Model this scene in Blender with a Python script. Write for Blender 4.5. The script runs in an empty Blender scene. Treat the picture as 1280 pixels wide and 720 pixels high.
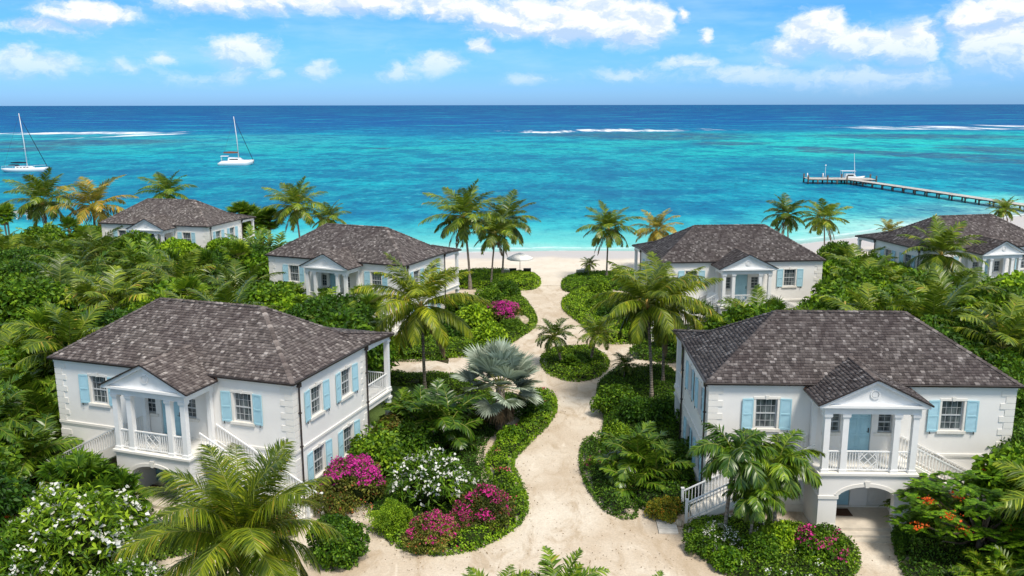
import bpy, math, random
import numpy as np
from mathutils import Vector, Matrix
C = bpy.context.scene.collection
PI = math.pi
rnd = random.Random(11)

# ------------------------------------------------------------------ camera
F_PX, PITCH, ROLL, CAM_Z = 1098.6, 0.2054, 0.0016, 18.3
cam_d = bpy.data.cameras.new('camera'); cam = bpy.data.objects.new('camera', cam_d); C.objects.link(cam)
cam_d.sensor_width = 36.0; cam_d.lens = 36.0*F_PX/1280.0
cam_d.clip_start = 0.3; cam_d.clip_end = 120000.0
cam.location = (0, 0, CAM_Z)
cam.rotation_euler = (Matrix.Rotation(PI/2-PITCH, 3, 'X') @ Matrix.Rotation(-ROLL, 3, 'Z')).to_euler()
bpy.context.scene.camera = cam

# ------------------------------------------------------------------ light
SUN_EL, SUN_AZ = math.radians(61), math.radians(149)      # azimuth clockwise from +Y
world = bpy.data.worlds.new('World'); bpy.context.scene.world = world; world.use_nodes = True
world.cycles.sampling_method = 'MANUAL'; world.cycles.sample_map_resolution = 512
sun_d = bpy.data.lights.new('sun', 'SUN'); sun = bpy.data.objects.new('sun', sun_d); C.objects.link(sun)
sun_d.energy = 2.75; sun_d.angle = math.radians(14); sun_d.color = (1.0, .93, .83)
sd = Vector((math.sin(SUN_AZ)*math.cos(SUN_EL), math.cos(SUN_AZ)*math.cos(SUN_EL), math.sin(SUN_EL)))
sun.rotation_euler = sd.to_track_quat('Z', 'Y').to_euler()
SKY_STRENGTH = 0.15
vs = bpy.context.scene.view_settings
vs.view_transform = 'Standard'; vs.look = 'None'; vs.gamma = 1.0; vs.use_curve_mapping = False
vs.exposure = 0.56

# ------------------------------------------------------------------ pixel helpers (photo measured at 1280 x 720)
def ray(px, py):
    dx, dy = px-640.0, py-360.0
    cr, sr = math.cos(-ROLL), math.sin(-ROLL)
    dx, dy = cr*dx-sr*dy, sr*dx+cr*dy
    u = -dy/F_PX; cp, sp = math.cos(PITCH), math.sin(PITCH)
    return Vector((dx/F_PX, cp+u*sp, -sp+u*cp))
def G(px, py, z=0.0):
    r = ray(px, py); t = (z-CAM_Z)/r.z
    return Vector((r.x*t, r.y*t, z))
def at_y(px, py, Y):
    r = ray(px, py); t = Y/r.y
    return Vector((r.x*t, Y, CAM_Z+r.z*t))
def sm(t):
    t = max(0.0, min(1.0, t)); return t*t*(3-2*t)
SEA_Z = -1.7
def shore(x):
    return 119.0 + .67*max(0.0, min(x, 110)-32) + 1.2*math.sin(x*.05+1) + .5*math.sin(x*.17)
def terr(x, y):
    s = shore(x)
    if y < 40: z = 0.0
    elif y < 95: z = -.9*(y-40)/55
    else:
        z0 = -.9; t = (y-95)/max(1.0, s-95)
        z = z0-.8*t if t < 1 else -1.7-.05*(y-s)
        z = max(z, -6)
    return z
def GT(px, py):
    p = G(px, py)
    for _ in range(5): p = G(px, py, max(terr(p.x, p.y), SEA_Z))
    return p

# ------------------------------------------------------------------ object helpers
def tag(o, label=None, cat=None, group=None, kind=None):
    if label: o['label'] = label
    if cat: o['category'] = cat
    if group: o['group'] = group
    if kind: o['kind'] = kind
    return o
def empty(name, loc=(0, 0, 0), rz=0.0):
    o = bpy.data.objects.new(name, None); C.objects.link(o)
    o.location = loc; o.rotation_euler = (0, 0, rz); o.empty_display_size = .3
    return o
def obj(name, me, parent=None):
    o = bpy.data.objects.new(name, me); C.objects.link(o)
    if parent: o.parent = parent
    return o
KIDS = {}
def copy_tree(o, parent=None):
    c = o.copy(); C.objects.link(c)
    if parent: c.parent = parent
    for ch in o.children: copy_tree(ch, c)
    return c
class MB:
    """collects solid pieces and links them as one mesh"""
    def __init__(s): s.v = []; s.f = []; s.m = []; s.uv = None
    def add(s, vs, fs, m=0):
        b = len(s.v); s.v += [tuple(x) for x in vs]; s.f += [tuple(b+i for i in f) for f in fs]; s.m += [m]*len(fs)
    def box(s, x0, x1, y0, y1, z0, z1, m=0):
        if x0 > x1: x0, x1 = x1, x0
        if y0 > y1: y0, y1 = y1, y0
        if z0 > z1: z0, z1 = z1, z0
        s.add([(x0,y0,z0),(x1,y0,z0),(x1,y1,z0),(x0,y1,z0),(x0,y0,z1),(x1,y0,z1),(x1,y1,z1),(x0,y1,z1)],
              [(0,3,2,1),(4,5,6,7),(0,1,5,4),(1,2,6,5),(2,3,7,6),(3,0,4,7)], m)
    def bar(s, a, b, w, h, m=0, up=(0,0,1)):
        a, b = Vector(a), Vector(b); d = (b-a).normalized(); u = Vector(up)
        if abs(d.dot(u)) > .98: u = Vector((0,1,0))
        r = d.cross(u).normalized(); u = r.cross(d).normalized(); r *= w/2; u *= h/2
        s.add([a-r-u, a+r-u, a+r+u, a-r+u, b-r-u, b+r-u, b+r+u, b-r+u],
              [(0,1,2,3),(7,6,5,4),(0,4,5,1),(1,5,6,2),(2,6,7,3),(3,7,4,0)], m)
    def tube(s, pts, rads, n=8, m=0, cap=True):
        pts = [Vector(p) for p in pts]; b = len(s.v); prev = None
        for i, p in enumerate(pts):
            d = (pts[min(i+1, len(pts)-1)]-pts[max(i-1, 0)]).normalized()
            r = d.cross(Vector((0,0,1)))
            if r.length < .05: r = d.cross(Vector((0,1,0)))
            r.normalize()
            if prev is not None:
                r = (prev-d*prev.dot(d)).normalized()
            prev = r; u = d.cross(r)
            for k in range(n):
                a = 2*PI*k/n; s.v.append(tuple(p+(r*math.cos(a)+u*math.sin(a))*rads[i]))
        for i in range(len(pts)-1):
            for k in range(n):
                s.f.append((b+i*n+k, b+i*n+(k+1)%n, b+(i+1)*n+(k+1)%n, b+(i+1)*n+k)); s.m.append(m)
        if cap:
            s.f.append(tuple(b+k for k in range(n))[::-1]); s.m.append(m)
            s.f.append(tuple(b+(len(pts)-1)*n+k for k in range(n))); s.m.append(m)
    def prism(s, poly, axis, a, b, m=0):
        """poly of 2D points in the plane across 'axis', extruded from a to b"""
        def mk(p, t): return {'x': (t, p[0], p[1]), 'y': (p[0], t, p[1]), 'z': (p[0], p[1], t)}[axis]
        n = len(poly); vs = [mk(p, a) for p in poly]+[mk(p, b) for p in poly]
        s.add(vs, [tuple(range(n))[::-1], tuple(range(n, 2*n))]+[(i, (i+1)%n, n+(i+1)%n, n+i) for i in range(n)], m)
    def mesh(s, name, mats, smooth=False):
        me = bpy.data.meshes.new(name); me.from_pydata(s.v, [], s.f)
        for m in (mats if isinstance(mats, (list, tuple)) else [mats]): me.materials.append(m)
        me.polygons.foreach_set('material_index', s.m)
        if smooth: me.polygons.foreach_set('use_smooth', [True]*len(s.f))
        me.update(); return me
    def build(s, name, mats, parent=None, smooth=False): return obj(name, s.mesh(name, mats, smooth), parent)
class FM:
    """numpy leaf collector: quads and triangles"""
    def __init__(s): s.v = []; s.q = []; s.t = []; s.n = 0
    def add(s, v, q=None, t=None, m=0):
        v = np.asarray(v, float).reshape(-1, 3)
        if q is not None and len(q): s.q.append((np.asarray(q)+s.n, m))
        if t is not None and len(t): s.t.append((np.asarray(t)+s.n, m))
        s.v.append(v); s.n += len(v)
    def mb(s, b, m=0):
        q = [f for f in b.f if len(f) == 4]; t = [f for f in b.f if len(f) == 3]
        s.add(np.array(b.v), q, t, m)
    def mesh(s, name, mats):
        me = bpy.data.meshes.new(name); V = np.concatenate(s.v)
        me.vertices.add(len(V)); me.vertices.foreach_set('co', V.ravel())
        L = []; st = []; tot = []; mi = []; c = 0
        for lst, k in ((s.q, 4), (s.t, 3)):
            for a, m in lst:
                a = a.reshape(-1, k); L.append(a.ravel()); n = len(a)
                st.append(c+np.arange(n)*k); tot.append(np.full(n, k)); mi.append(np.full(n, m)); c += n*k
        L = np.concatenate(L); st = np.concatenate(st); tot = np.concatenate(tot); mi = np.concatenate(mi)
        me.loops.add(len(L)); me.loops.foreach_set('vertex_index', L.astype(np.int32))
        me.polygons.add(len(st)); me.polygons.foreach_set('loop_start', st.astype(np.int32))
        me.polygons.foreach_set('loop_total', tot.astype(np.int32)); me.polygons.foreach_set('material_index', mi.astype(np.int32))
        for m in mats: me.materials.append(m)
        me.update(calc_edges=True); me.validate(); return me

# ------------------------------------------------------------------ materials
class NT:
    def __init__(s, nt): s.nt = nt; s.n = nt.nodes; s.l = nt.links
    def node(s, t, **k):
        n = s.n.new(t)
        for a, b in k.items(): setattr(n, a, b)
        return n
    def put(s, sock, v):
        if isinstance(v, bpy.types.NodeSocket): s.l.new(v, sock)
        elif v is not None: sock.default_value = v
    def math(s, op, a, b=None, c=None, clamp=False):
        n = s.node('ShaderNodeMath', operation=op, use_clamp=clamp); s.put(n.inputs[0], a)
        if b is not None: s.put(n.inputs[1], b)
        if c is not None: s.put(n.inputs[2], c)
        return n.outputs[0]
    def vm(s, op, a, b=None):
        n = s.node('ShaderNodeVectorMath', operation=op); s.put(n.inputs[0], a)
        if b is not None: s.put(n.inputs[1], b)
        return n.outputs[1] if op in ('LENGTH', 'DOT_PRODUCT') else n.outputs[0]
    def mix(s, f, a, b, blend='MIX'):
        n = s.node('ShaderNodeMix', data_type='RGBA', blend_type=blend); n.clamp_factor = True
        s.put(n.inputs[0], f); s.put(n.inputs[6], c4(a)); s.put(n.inputs[7], c4(b)); return n.outputs[2]
    def noise(s, vec, scale, detail=3, rough=.5, dist=0.0, out='Fac'):
        n = s.node('ShaderNodeTexNoise'); s.put(n.inputs['Vector'], vec)
        n.inputs['Scale'].default_value = scale; n.inputs['Detail'].default_value = detail
        n.inputs['Roughness'].default_value = rough; n.inputs['Distortion'].default_value = dist
        return n.outputs[out]
    def ramp(s, f, stops, interp='LINEAR'):
        n = s.node('ShaderNodeValToRGB'); s.put(n.inputs[0], f); cr = n.color_ramp; cr.interpolation = interp
        while len(cr.elements) < len(stops): cr.elements.new(.5)
        for e, (p, c) in zip(cr.elements, stops): e.position = p; e.color = c4(c)
        return n.outputs[0]
    def mr(s, v, a, b, c=0.0, d=1.0, smooth=True):
        n = s.node('ShaderNodeMapRange'); n.interpolation_type = 'SMOOTHSTEP' if smooth else 'LINEAR'
        s.put(n.inputs[0], v)
        for i, x in enumerate((a, b, c, d)): s.put(n.inputs[i+1], x)
        return n.outputs[0]
    def pos(s): return s.node('ShaderNodeNewGeometry').outputs['Position']
    def objc(s): return s.node('ShaderNodeTexCoord').outputs['Object']
    def island(s): return s.node('ShaderNodeNewGeometry').outputs['Random Per Island']
    def orand(s): return s.node('ShaderNodeObjectInfo').outputs['Random']
    def mapping(s, v, scale=(1,1,1), loc=(0,0,0), rot=(0,0,0)):
        n = s.node('ShaderNodeMapping'); s.put(n.inputs[0], v); n.inputs[1].default_value = loc
        n.inputs[2].default_value = rot; n.inputs[3].default_value = scale; return n.outputs[0]
    def bump(s, h, strength, dist):
        n = s.node('ShaderNodeBump'); s.put(n.inputs['Height'], h); n.inputs['Strength'].default_value = strength
        n.inputs['Distance'].default_value = dist; return n.outputs[0]
def c4(c):
    if isinstance(c, bpy.types.NodeSocket): return c
    if isinstance(c, (int, float)): return (c, c, c, 1)
    return tuple(c)+(1,) if len(c) == 3 else c
def newmat(name):
    m = bpy.data.materials.new(name); m.use_nodes = True; n = NT(m.node_tree); n.n.clear()
    out = n.node('ShaderNodeOutputMaterial'); b = n.node('ShaderNodeBsdfPrincipled'); n.l.new(b.outputs[0], out.inputs[0])
    return m, n, b, out
def srgb(r, g, b):
    f = lambda c: ((c/255+.055)/1.055)**2.4 if c > 10 else c/255/12.92
    return (f(r), f(g), f(b))
def simple(name, col, rough=.6, spec=.4, var=.12, scale=3.0, metal=0.0, bump=0.0, bscale=40, world_var=False):
    m, n, b, _ = newmat(name); v = n.objc()
    f = n.noise(v, scale, 5, .6)
    dark = tuple(c*(1-var*1.6) for c in col); lite = tuple(min(1, c*(1+var)) for c in col)
    n.put(b.inputs['Base Color'], n.ramp(f, [(.3, dark), (.7, lite)]))
    b.inputs['Roughness'].default_value = rough; b.inputs['Specular IOR Level'].default_value = spec; b.inputs['Metallic'].default_value = metal
    if bump: n.put(b.inputs['Normal'], n.bump(n.noise(v, bscale, 4, .6), bump, .02))
    return m
def stucco(name, col):
    m, n, b, _ = newmat(name); v = n.objc()
    f = n.noise(v, .5, 6, .65); streak = n.noise(n.mapping(v, (2.2, 2.2, .22)), 1.0, 5, .7)
    base = n.mix(n.mr(f, .35, .7), tuple(c*.94 for c in col), col)
    base = n.mix(n.mr(streak, .56, .8, 0, .3), base, tuple(c*k for c, k in zip(col, (.80, .77, .71))))
    z = n.node('ShaderNodeSeparateXYZ'); n.put(z.inputs[0], v)
    low = n.math('MULTIPLY', n.mr(z.outputs[2], 0.0, .8, 1, 0), n.mr(n.noise(v, 2.5, 4, .7), .35, .7))
    base = n.mix(n.math('MULTIPLY', low, .4), base, tuple(c*k for c, k in zip(col, (.6, .57, .5))))
    n.put(b.inputs['Base Color'], base); b.inputs['Roughness'].default_value = .85; b.inputs['Specular IOR Level'].default_value = .2
    n.put(b.inputs['Normal'], n.bump(n.noise(v, 28, 5, .65), .25, .01)); return m
def leafmat(name, dark, mid, lite, accent=None, acc=.97, rough=.5, spec=.22, trans=.22, patch=.9):
    m, n, b, out = newmat(name); r = n.island(); o = n.orand()
    stops = [(0.0, dark), (.45, mid), (.9, lite)]
    if accent: stops += [(acc, lite), (min(1.0, acc+.01), accent)]
    col = n.ramp(r, stops)
    # lighter and darker patches across the plant, plus a difference from plant to plant
    pn = n.noise(n.objc(), patch, 2, .5)
    hs = n.node('ShaderNodeHueSaturation'); n.put(hs.inputs['Color'], col)
    n.put(hs.inputs['Value'], n.math('MULTIPLY', n.mr(pn, .3, .7, .66, 1.42), n.mr(o, 0, 1, .62, 1.28, False)))
    n.put(hs.inputs['Hue'], n.math('ADD', n.mr(o, 0, 1, .508, .480, False), n.mr(pn, .3, .7, .008, -.010)))
    n.put(b.inputs['Base Color'], hs.outputs[0]); b.inputs['Roughness'].default_value = rough; b.inputs['Specular IOR Level'].default_value = spec
    t = n.node('ShaderNodeBsdfTranslucent'); n.put(t.inputs[0], n.mix(.35, hs.outputs[0], (.30, .42, .04)))
    mx = n.node('ShaderNodeMixShader'); mx.inputs[0].default_value = trans
    n.l.new(b.outputs[0], mx.inputs[1]); n.l.new(t.outputs[0], mx.inputs[2]); n.l.new(mx.outputs[0], out.inputs[0]); return m
def flowermat(name, a, b_):
    m, n, b, out = newmat(name); col = n.ramp(n.island(), [(0, a), (1, b_)])
    n.put(b.inputs['Base Color'], col); b.inputs['Roughness'].default_value = .6; b.inputs['Specular IOR Level'].default_value = .2
    t = n.node('ShaderNodeBsdfTranslucent'); n.put(t.inputs[0], col)
    mx = n.node('ShaderNodeMixShader'); mx.inputs[0].default_value = .25
    n.l.new(b.outputs[0], mx.inputs[1]); n.l.new(t.outputs[0], mx.inputs[2]); n.l.new(mx.outputs[0], out.inputs[0]); return m

M = {}
M['wall'] = stucco('white stucco', (.82, .80, .765))
M['trim'] = stucco('cream trim', (.78, .755, .70))
M['paint'] = simple('white paint', (.80, .80, .79), .45, .4, .03)
M['sash'] = simple('grey white sash paint', (.46, .48, .49), .5, .4, .06)
M['shutter'] = simple('light blue paint', srgb(163, 203, 215), .5, .4, .07, 2)
M['gutter'] = simple('dark bronze gutter', (.035, .026, .024), .4, .5, .15)
M['copper'] = simple('copper flashing', (.30, .14, .08), .5, .5, .2)
M['handle'] = simple('black iron', (.02, .02, .02), .4, .5)
M['tile'] = simple('travertine', (.60, .54, .45), .6, .4, .12, 2)
M['mat'] = simple('coir', (.10, .055, .035), .95, .1, .2, 30)
M['soffit'] = simple('soffit', (.70, .69, .66), .6, .3, .04)
M['wood_grey'] = simple('weathered planks', (.50, .47, .43), .85, .2, .25, 1.2)
M['pile'] = simple('wet piles', (.10, .08, .065), .8, .3, .3, 2)
M['rock'] = simple('limestone rock', (.50, .42, .31), .9, .2, .3, 2, bump=.6, bscale=6)
M['trunk'] = simple('bark', (.16, .125, .09), .9, .15, .3, 6, bump=.5, bscale=20)
M['stem'] = simple('twig', (.07, .055, .03), .9, .1, .3, 5)
M['core'] = simple('dark foliage core', (.022, .032, .010), .95, .05, .3, 3)  # dark solid filler inside the foliage, closes the gaps between leaves
M['gel'] = simple('gelcoat', (.80, .80, .79), .25, .5, .03)
M['navy'] = simple('navy canvas', (.015, .025, .05), .7, .2)
M['brown_canvas'] = simple('rust canvas', (.25, .08, .04), .8, .2)
M['dark_glass'] = simple('tinted glass', (.02, .025, .03), .1, .6)
M['alu'] = simple('aluminium mast', (.75, .75, .75), .35, .5, .03)
M['cushion'] = simple('dark grey cushion', (.05, .055, .07), .9, .1, .15, 5)
M['canvas'] = simple('white canvas', (.80, .79, .76), .9, .1, .04)
M['frame_grey'] = simple('grey frame', (.30, .27, .25), .6, .3)
M['slab'] = simple('pale slab', (.62, .58, .52), .8, .2, .12, 3)
M['car'] = simple('white car paint', (.75, .75, .76), .15, .6, .02)
def palm_trunk():
    m, n, b, _ = newmat('palm trunk'); v = n.objc(); z = n.node('ShaderNodeSeparateXYZ'); n.put(z.inputs[0], v)
    w = n.math('SINE', n.math('ADD', n.math('MULTIPLY', z.outputs[2], 38), n.math('MULTIPLY', n.noise(v, 3, 2), 5)))
    base = n.ramp(n.noise(v, 4, 5, .7), [(.3, (.13, .105, .08)), (.7, (.33, .29, .24))])
    n.put(b.inputs['Base Color'], n.mix(n.mr(w, .2, 1, 0, .5), base, (.07, .055, .04)))
    b.inputs['Roughness'].default_value = .9; n.put(b.inputs['Normal'], n.bump(w, .5, .02)); return m
M['palm_trunk'] = palm_trunk()
def glass():
    m, n, b, _ = newmat('window glass'); v = n.objc()
    n.put(b.inputs['Base Color'], n.ramp(n.noise(n.mapping(v, (2, 2, .5)), 2.2, 2), [(.35, (.045, .055, .062)), (.62, (.15, .18, .185))]))
    b.inputs['Roughness'].default_value = .08; b.inputs['Specular IOR Level'].default_value = .6; return m
M['glass'] = glass()
def shingle(name, shift=0.0, light=.12):
    m, n, b, _ = newmat(name); r = n.island(); v = n.objc()
    k = 1.0+light
    stops = [(0, (.056, .048, .045)), (.25, (.088, .076, .071)), (.6, (.122, .107, .100)), (.84, (.168, .150, .140)), (.95, (.23, .21, .197)), (1.0, (.34, .315, .295))]
    col = n.ramp(n.math('FRACT', n.math('MULTIPLY', r, 7.13)), [(p, tuple(c*k for c in cc)) for p, cc in stops])
    big = n.noise(v, .55, 5, .65); st = n.noise(n.mapping(v, (1.6, .5, .5)), 1.3, 4, .7)
    col = n.mix(n.mr(big, .38, .62, .0, .38), col, (.06, .045, .047))
    col = n.mix(n.mr(st, .56, .74, 0, .35), col, (.26, .235, .22))
    oc = n.node('ShaderNodeObjectInfo').outputs['Color']; col = n.mix(1.0, col, oc, 'MULTIPLY')   # each roof's own weathering
    grain = n.noise(v, 22, 3, .7)
    col = n.mix(1.0, col, n.ramp(grain, [(.3, .72), (.7, 1.25)]), 'MULTIPLY')
    n.put(b.inputs['Base Color'], col); b.inputs['Roughness'].default_value = .88; b.inputs['Specular IOR Level'].default_value = .2
    n.put(b.inputs['Normal'], n.bump(grain, .35, .02)); return m
M['shingle'] = shingle('weathered shingles')
M['cap'] = shingle('ridge shingles', light=.22)
g = lambda r, g_, b_: (r, g_, b_)
M['leaf_mid'] = leafmat('mid green leaf', (.020, .070, .004), (.064, .165, .007), (.165, .300, .014))
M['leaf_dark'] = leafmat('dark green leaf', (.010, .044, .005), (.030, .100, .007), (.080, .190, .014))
M['leaf_lite'] = leafmat('fresh green leaf', (.038, .125, .005), (.110, .245, .008), (.245, .420, .018))
M['leaf_olive'] = leafmat('olive leaf', (.045, .06, .012), (.095, .125, .016), (.18, .20, .03), (.34, .13, .04), .93)
M['leaf_croton'] = leafmat('croton leaf', (.06, .10, .010), (.15, .20, .014), (.36, .31, .02), (.55, .26, .02), .90)
M['leaf_palm'] = leafmat('palm leaflet', (.032, .080, .005), (.085, .165, .008), (.220, .300, .016), (.40, .30, .05), .975, .36, .45, .30, .5)
M['leaf_palm_b'] = leafmat('bright palm leaflet', (.045, .095, .005), (.125, .195, .008), (.30, .36, .016), (.42, .32, .04), .97, .42, .35, .30, .5)
M['leaf_palm_y'] = leafmat('yellow palm leaflet', (.10, .12, .012), (.24, .22, .02), (.44, .35, .03), (.46, .27, .04), .9, .4, .4, .30, .5)
M['leaf_palm_d'] = leafmat('deep palm leaflet', (.018, .064, .005), (.055, .140, .007), (.150, .260, .014), None, .97, .33, .5, .22, .6)
M['leaf_areca'] = leafmat('areca leaflet', (.030, .092, .005), (.080, .185, .008), (.21, .330, .016), (.40, .28, .03), .985, .4, .4, .28, .5)
M['leaf_silver'] = leafmat('silver fan leaf', (.17, .22, .16), (.29, .35, .27), (.43, .50, .40), None, .97, .6, .25, .12, .5)
M['leaf_grey'] = leafmat('grey green frond', (.10, .15, .06), (.19, .25, .11), (.32, .38, .22), None, .97, .5, .3, .2, .5)
M['rachis'] = simple('frond stalk', (.22, .24, .04), .5, .4, .25, 2)
M['thatch'] = simple('dead thatch', (.22, .15, .085), .95, .1, .3, 4)
M['coconut'] = simple('coconut husk', (.35, .22, .05), .6, .3, .3, 3)
M['magenta'] = flowermat('magenta bract', (.42, .015, .14), (.80, .06, .36))
M['purple'] = flowermat('purple bract', (.42, .02, .22), (.74, .06, .40))
M['pink'] = flowermat('pink red bract', (.55, .02, .06), (.80, .10, .28))
M['white_petal'] = flowermat('white petal', (.70, .70, .62), (.85, .85, .80))
M['orange'] = flowermat('orange petal', (.65, .06, .01), (.85, .20, .03))

# ------------------------------------------------------------------ sky
n = NT(world.node_tree); n.n.clear()
wo = n.node('ShaderNodeOutputWorld'); bg = n.node('ShaderNodeBackground'); n.l.new(bg.outputs[0], wo.inputs[0])
sky = n.node('ShaderNodeTexSky'); sky.sky_type = 'NISHITA'; sky.sun_disc = False
sky.sun_elevation = SUN_EL; sky.sun_rotation = SUN_AZ; sky.altitude = 10; sky.air_density = 1.0; sky.dust_density = .6; sky.ozone_density = 1.5
d = n.node('ShaderNodeTexCoord').outputs['Generated']
sx = n.node('ShaderNodeSeparateXYZ'); n.put(sx.inputs[0], d)
el = n.math('ARCSINE', sx.outputs[2]); az = n.math('ARCTAN2', sx.outputs[0], sx.outputs[1])
tint = n.ramp(n.mr(el, 0, .5, 0, 1, False), [(0, (.27, .52, 1.06)), (.02, (.26, .52, 1.05)), (.07, (.20, .47, 1.00)), (.20, (.16, .43, .96)), (.45, (1.05, .98, .80)), (1, (1.2, 1.0, .74))])
skyc = n.mix(1.0, sky.outputs[0], tint, 'MULTIPLY')
cv = n.node('ShaderNodeCombineXYZ'); n.put(cv.inputs[0], az); n.put(cv.inputs[1], n.math('MULTIPLY', el, 1.6)); cv = cv.outputs[0]
w1 = n.noise(cv, 9, 3, .6, out='Color'); w2 = n.noise(cv, 38, 4, .65, out='Color')
wv = n.vm('ADD', cv, n.vm('MULTIPLY', n.vm('SUBTRACT', w1, (.5, .5, .5)), (.07, .035, 0)))
wv = n.vm('ADD', wv, n.vm('MULTIPLY', n.vm('SUBTRACT', w2, (.5, .5, .5)), (.030, .024, 0)))
blobs = [(110,14,75,17,1),(60,30,70,12,.55),(25,75,55,22,.8),(70,78,45,20,.8),(300,66,50,22,1.0),(300,88,50,12,.6),(405,86,26,15,.85),
 (300,4,110,18,.8),(450,4,140,20,.85),(560,10,80,20,.85),(650,24,75,28,1.2),(725,24,70,34,1.25),(795,32,50,32,1.25),(505,88,34,15,.75),(552,80,36,16,.75),
 (600,58,18,9,.8),(655,98,44,10,.55),(208,72,17,12,.6),(345,90,20,8,.6),(855,18,10,12,.8),(882,46,11,15,.8),(968,74,26,12,.7),
 (1020,40,46,30,1.15),(1075,58,60,26,1.05),(1140,58,50,28,1.1),(985,62,40,16,.8),(855,80,50,12,.6),(780,92,60,12,.55),(930,92,110,16,.65),
 (1090,98,170,22,.7),(1215,24,52,24,1.05),(1255,62,80,42,1.1),(1260,10,60,24,1.0),(160,84,40,12,.5),(240,96,90,12,.4),(-60,60,60,30,1),(1400,40,80,40,1)]
dens = None; above = None
for (bx, by, rx, ry, k) in blobs:
    rx *= 1.22; ry *= 1.28; r0 = ray(bx, by); r1 = ray(bx+rx, by); r2 = ray(bx, by-ry)
    f_ = lambda r: (math.atan2(r.x, r.y), math.atan2(r.z, math.hypot(r.x, r.y))*1.6)
    a0, e0 = f_(r0); a1, _ = f_(r1); _, e2 = f_(r2)
    q = n.vm('MULTIPLY', n.vm('SUBTRACT', wv, (a0, e0, 0)), (1/(a1-a0), 1/(e2-e0), 0))
    v_ = n.math('MULTIPLY_ADD', n.vm('LENGTH', q), -k, k)
    dens = v_ if dens is None else n.math('MAXIMUM', dens, v_)
    if k >= .8:      # the same cloud a little higher up: where it is thick, this is the shaded base
        q2 = n.vm('ADD', q, (.18, .55, 0)); v2 = n.math('MULTIPLY_ADD', n.vm('LENGTH', q2), -k, k)
        above = v2 if above is None else n.math('MAXIMUM', above, v2)
gen = n.math('MULTIPLY', n.mr(n.noise(n.vm('MULTIPLY', d, (1, 1, 2.2)), 2.6, 6, .6), .52, .70), n.mr(el, .12, .3))
dens = n.math('MAXIMUM', dens, n.math('MULTIPLY', gen, .8))
fb = n.noise(wv, 34, 6, .66); fb2 = n.noise(n.vm('ADD', wv, (.010, .013, 0)), 34, 4, .6)
dn = n.math('ADD', dens, n.math('MULTIPLY', n.math('SUBTRACT', fb, .5), .75))
alpha = n.mr(dn, .04, .60)
lit = n.mr(n.math('SUBTRACT', fb, fb2), -.22, .24)
lit = n.math('SUBTRACT', n.math('MULTIPLY_ADD', lit, 1.2, .30), n.mr(n.math('SUBTRACT', above, dens), -.25, .35, 0, .85))
ccol = n.mix(lit, (2.5, 3.3, 4.4), (4.9, 4.95, 5.1))
low = n.mr(el, 0.012, .085, .35, 1.0)
ccol = n.mix(low, skyc, ccol)
veil = n.math('MULTIPLY', n.mr(n.noise(n.vm('MULTIPLY', cv, (1, 3, 1)), 7, 4, .6), .40, .72, 0, .26), n.mr(el, .01, .05))
col = n.mix(veil, skyc, (3.0, 4.1, 5.1))
col = n.mix(n.math('MULTIPLY', alpha, n.mr(el, .004, .03, .3, .96)), col, ccol)
n.put(bg.inputs[0], col); bg.inputs[1].default_value = SKY_STRENGTH

# ------------------------------------------------------------------ houses: position from the photograph
HOUSES = [('A', -16.215, 39.626, -18.411, 0.0), ('B', 15.536, 37.283, -2.058, 0.0), ('C', -14.871, 72.393, -23.222, -.54),
          ('D', 18.68, 70.247, 4.431, -.30), ('E', -39.84, 97.133, -13.748, -.85), ('F', 43.097, 78.538, 12.459, -.52)]
W2, DD, GAL, HE, RISE, RL, FLOOR = 6.72, 7.0, 2.8, 6.2, 2.43, 3.02, 2.83
def in_house(x, y, pad=.0):
    for (h, hx, hy, a, _) in HOUSES:
        a = math.radians(a); dx, dy = x-hx, y-hy
        u = math.cos(a)*dx+math.sin(a)*dy; v = -math.sin(a)*dx+math.cos(a)*dy
        if abs(u) < W2+.4+pad and -2.4-pad < v < DD+GAL+pad: return True
        if abs(u) < W2+1+pad and -1.4-pad < v < 0: return True
    return False

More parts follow.
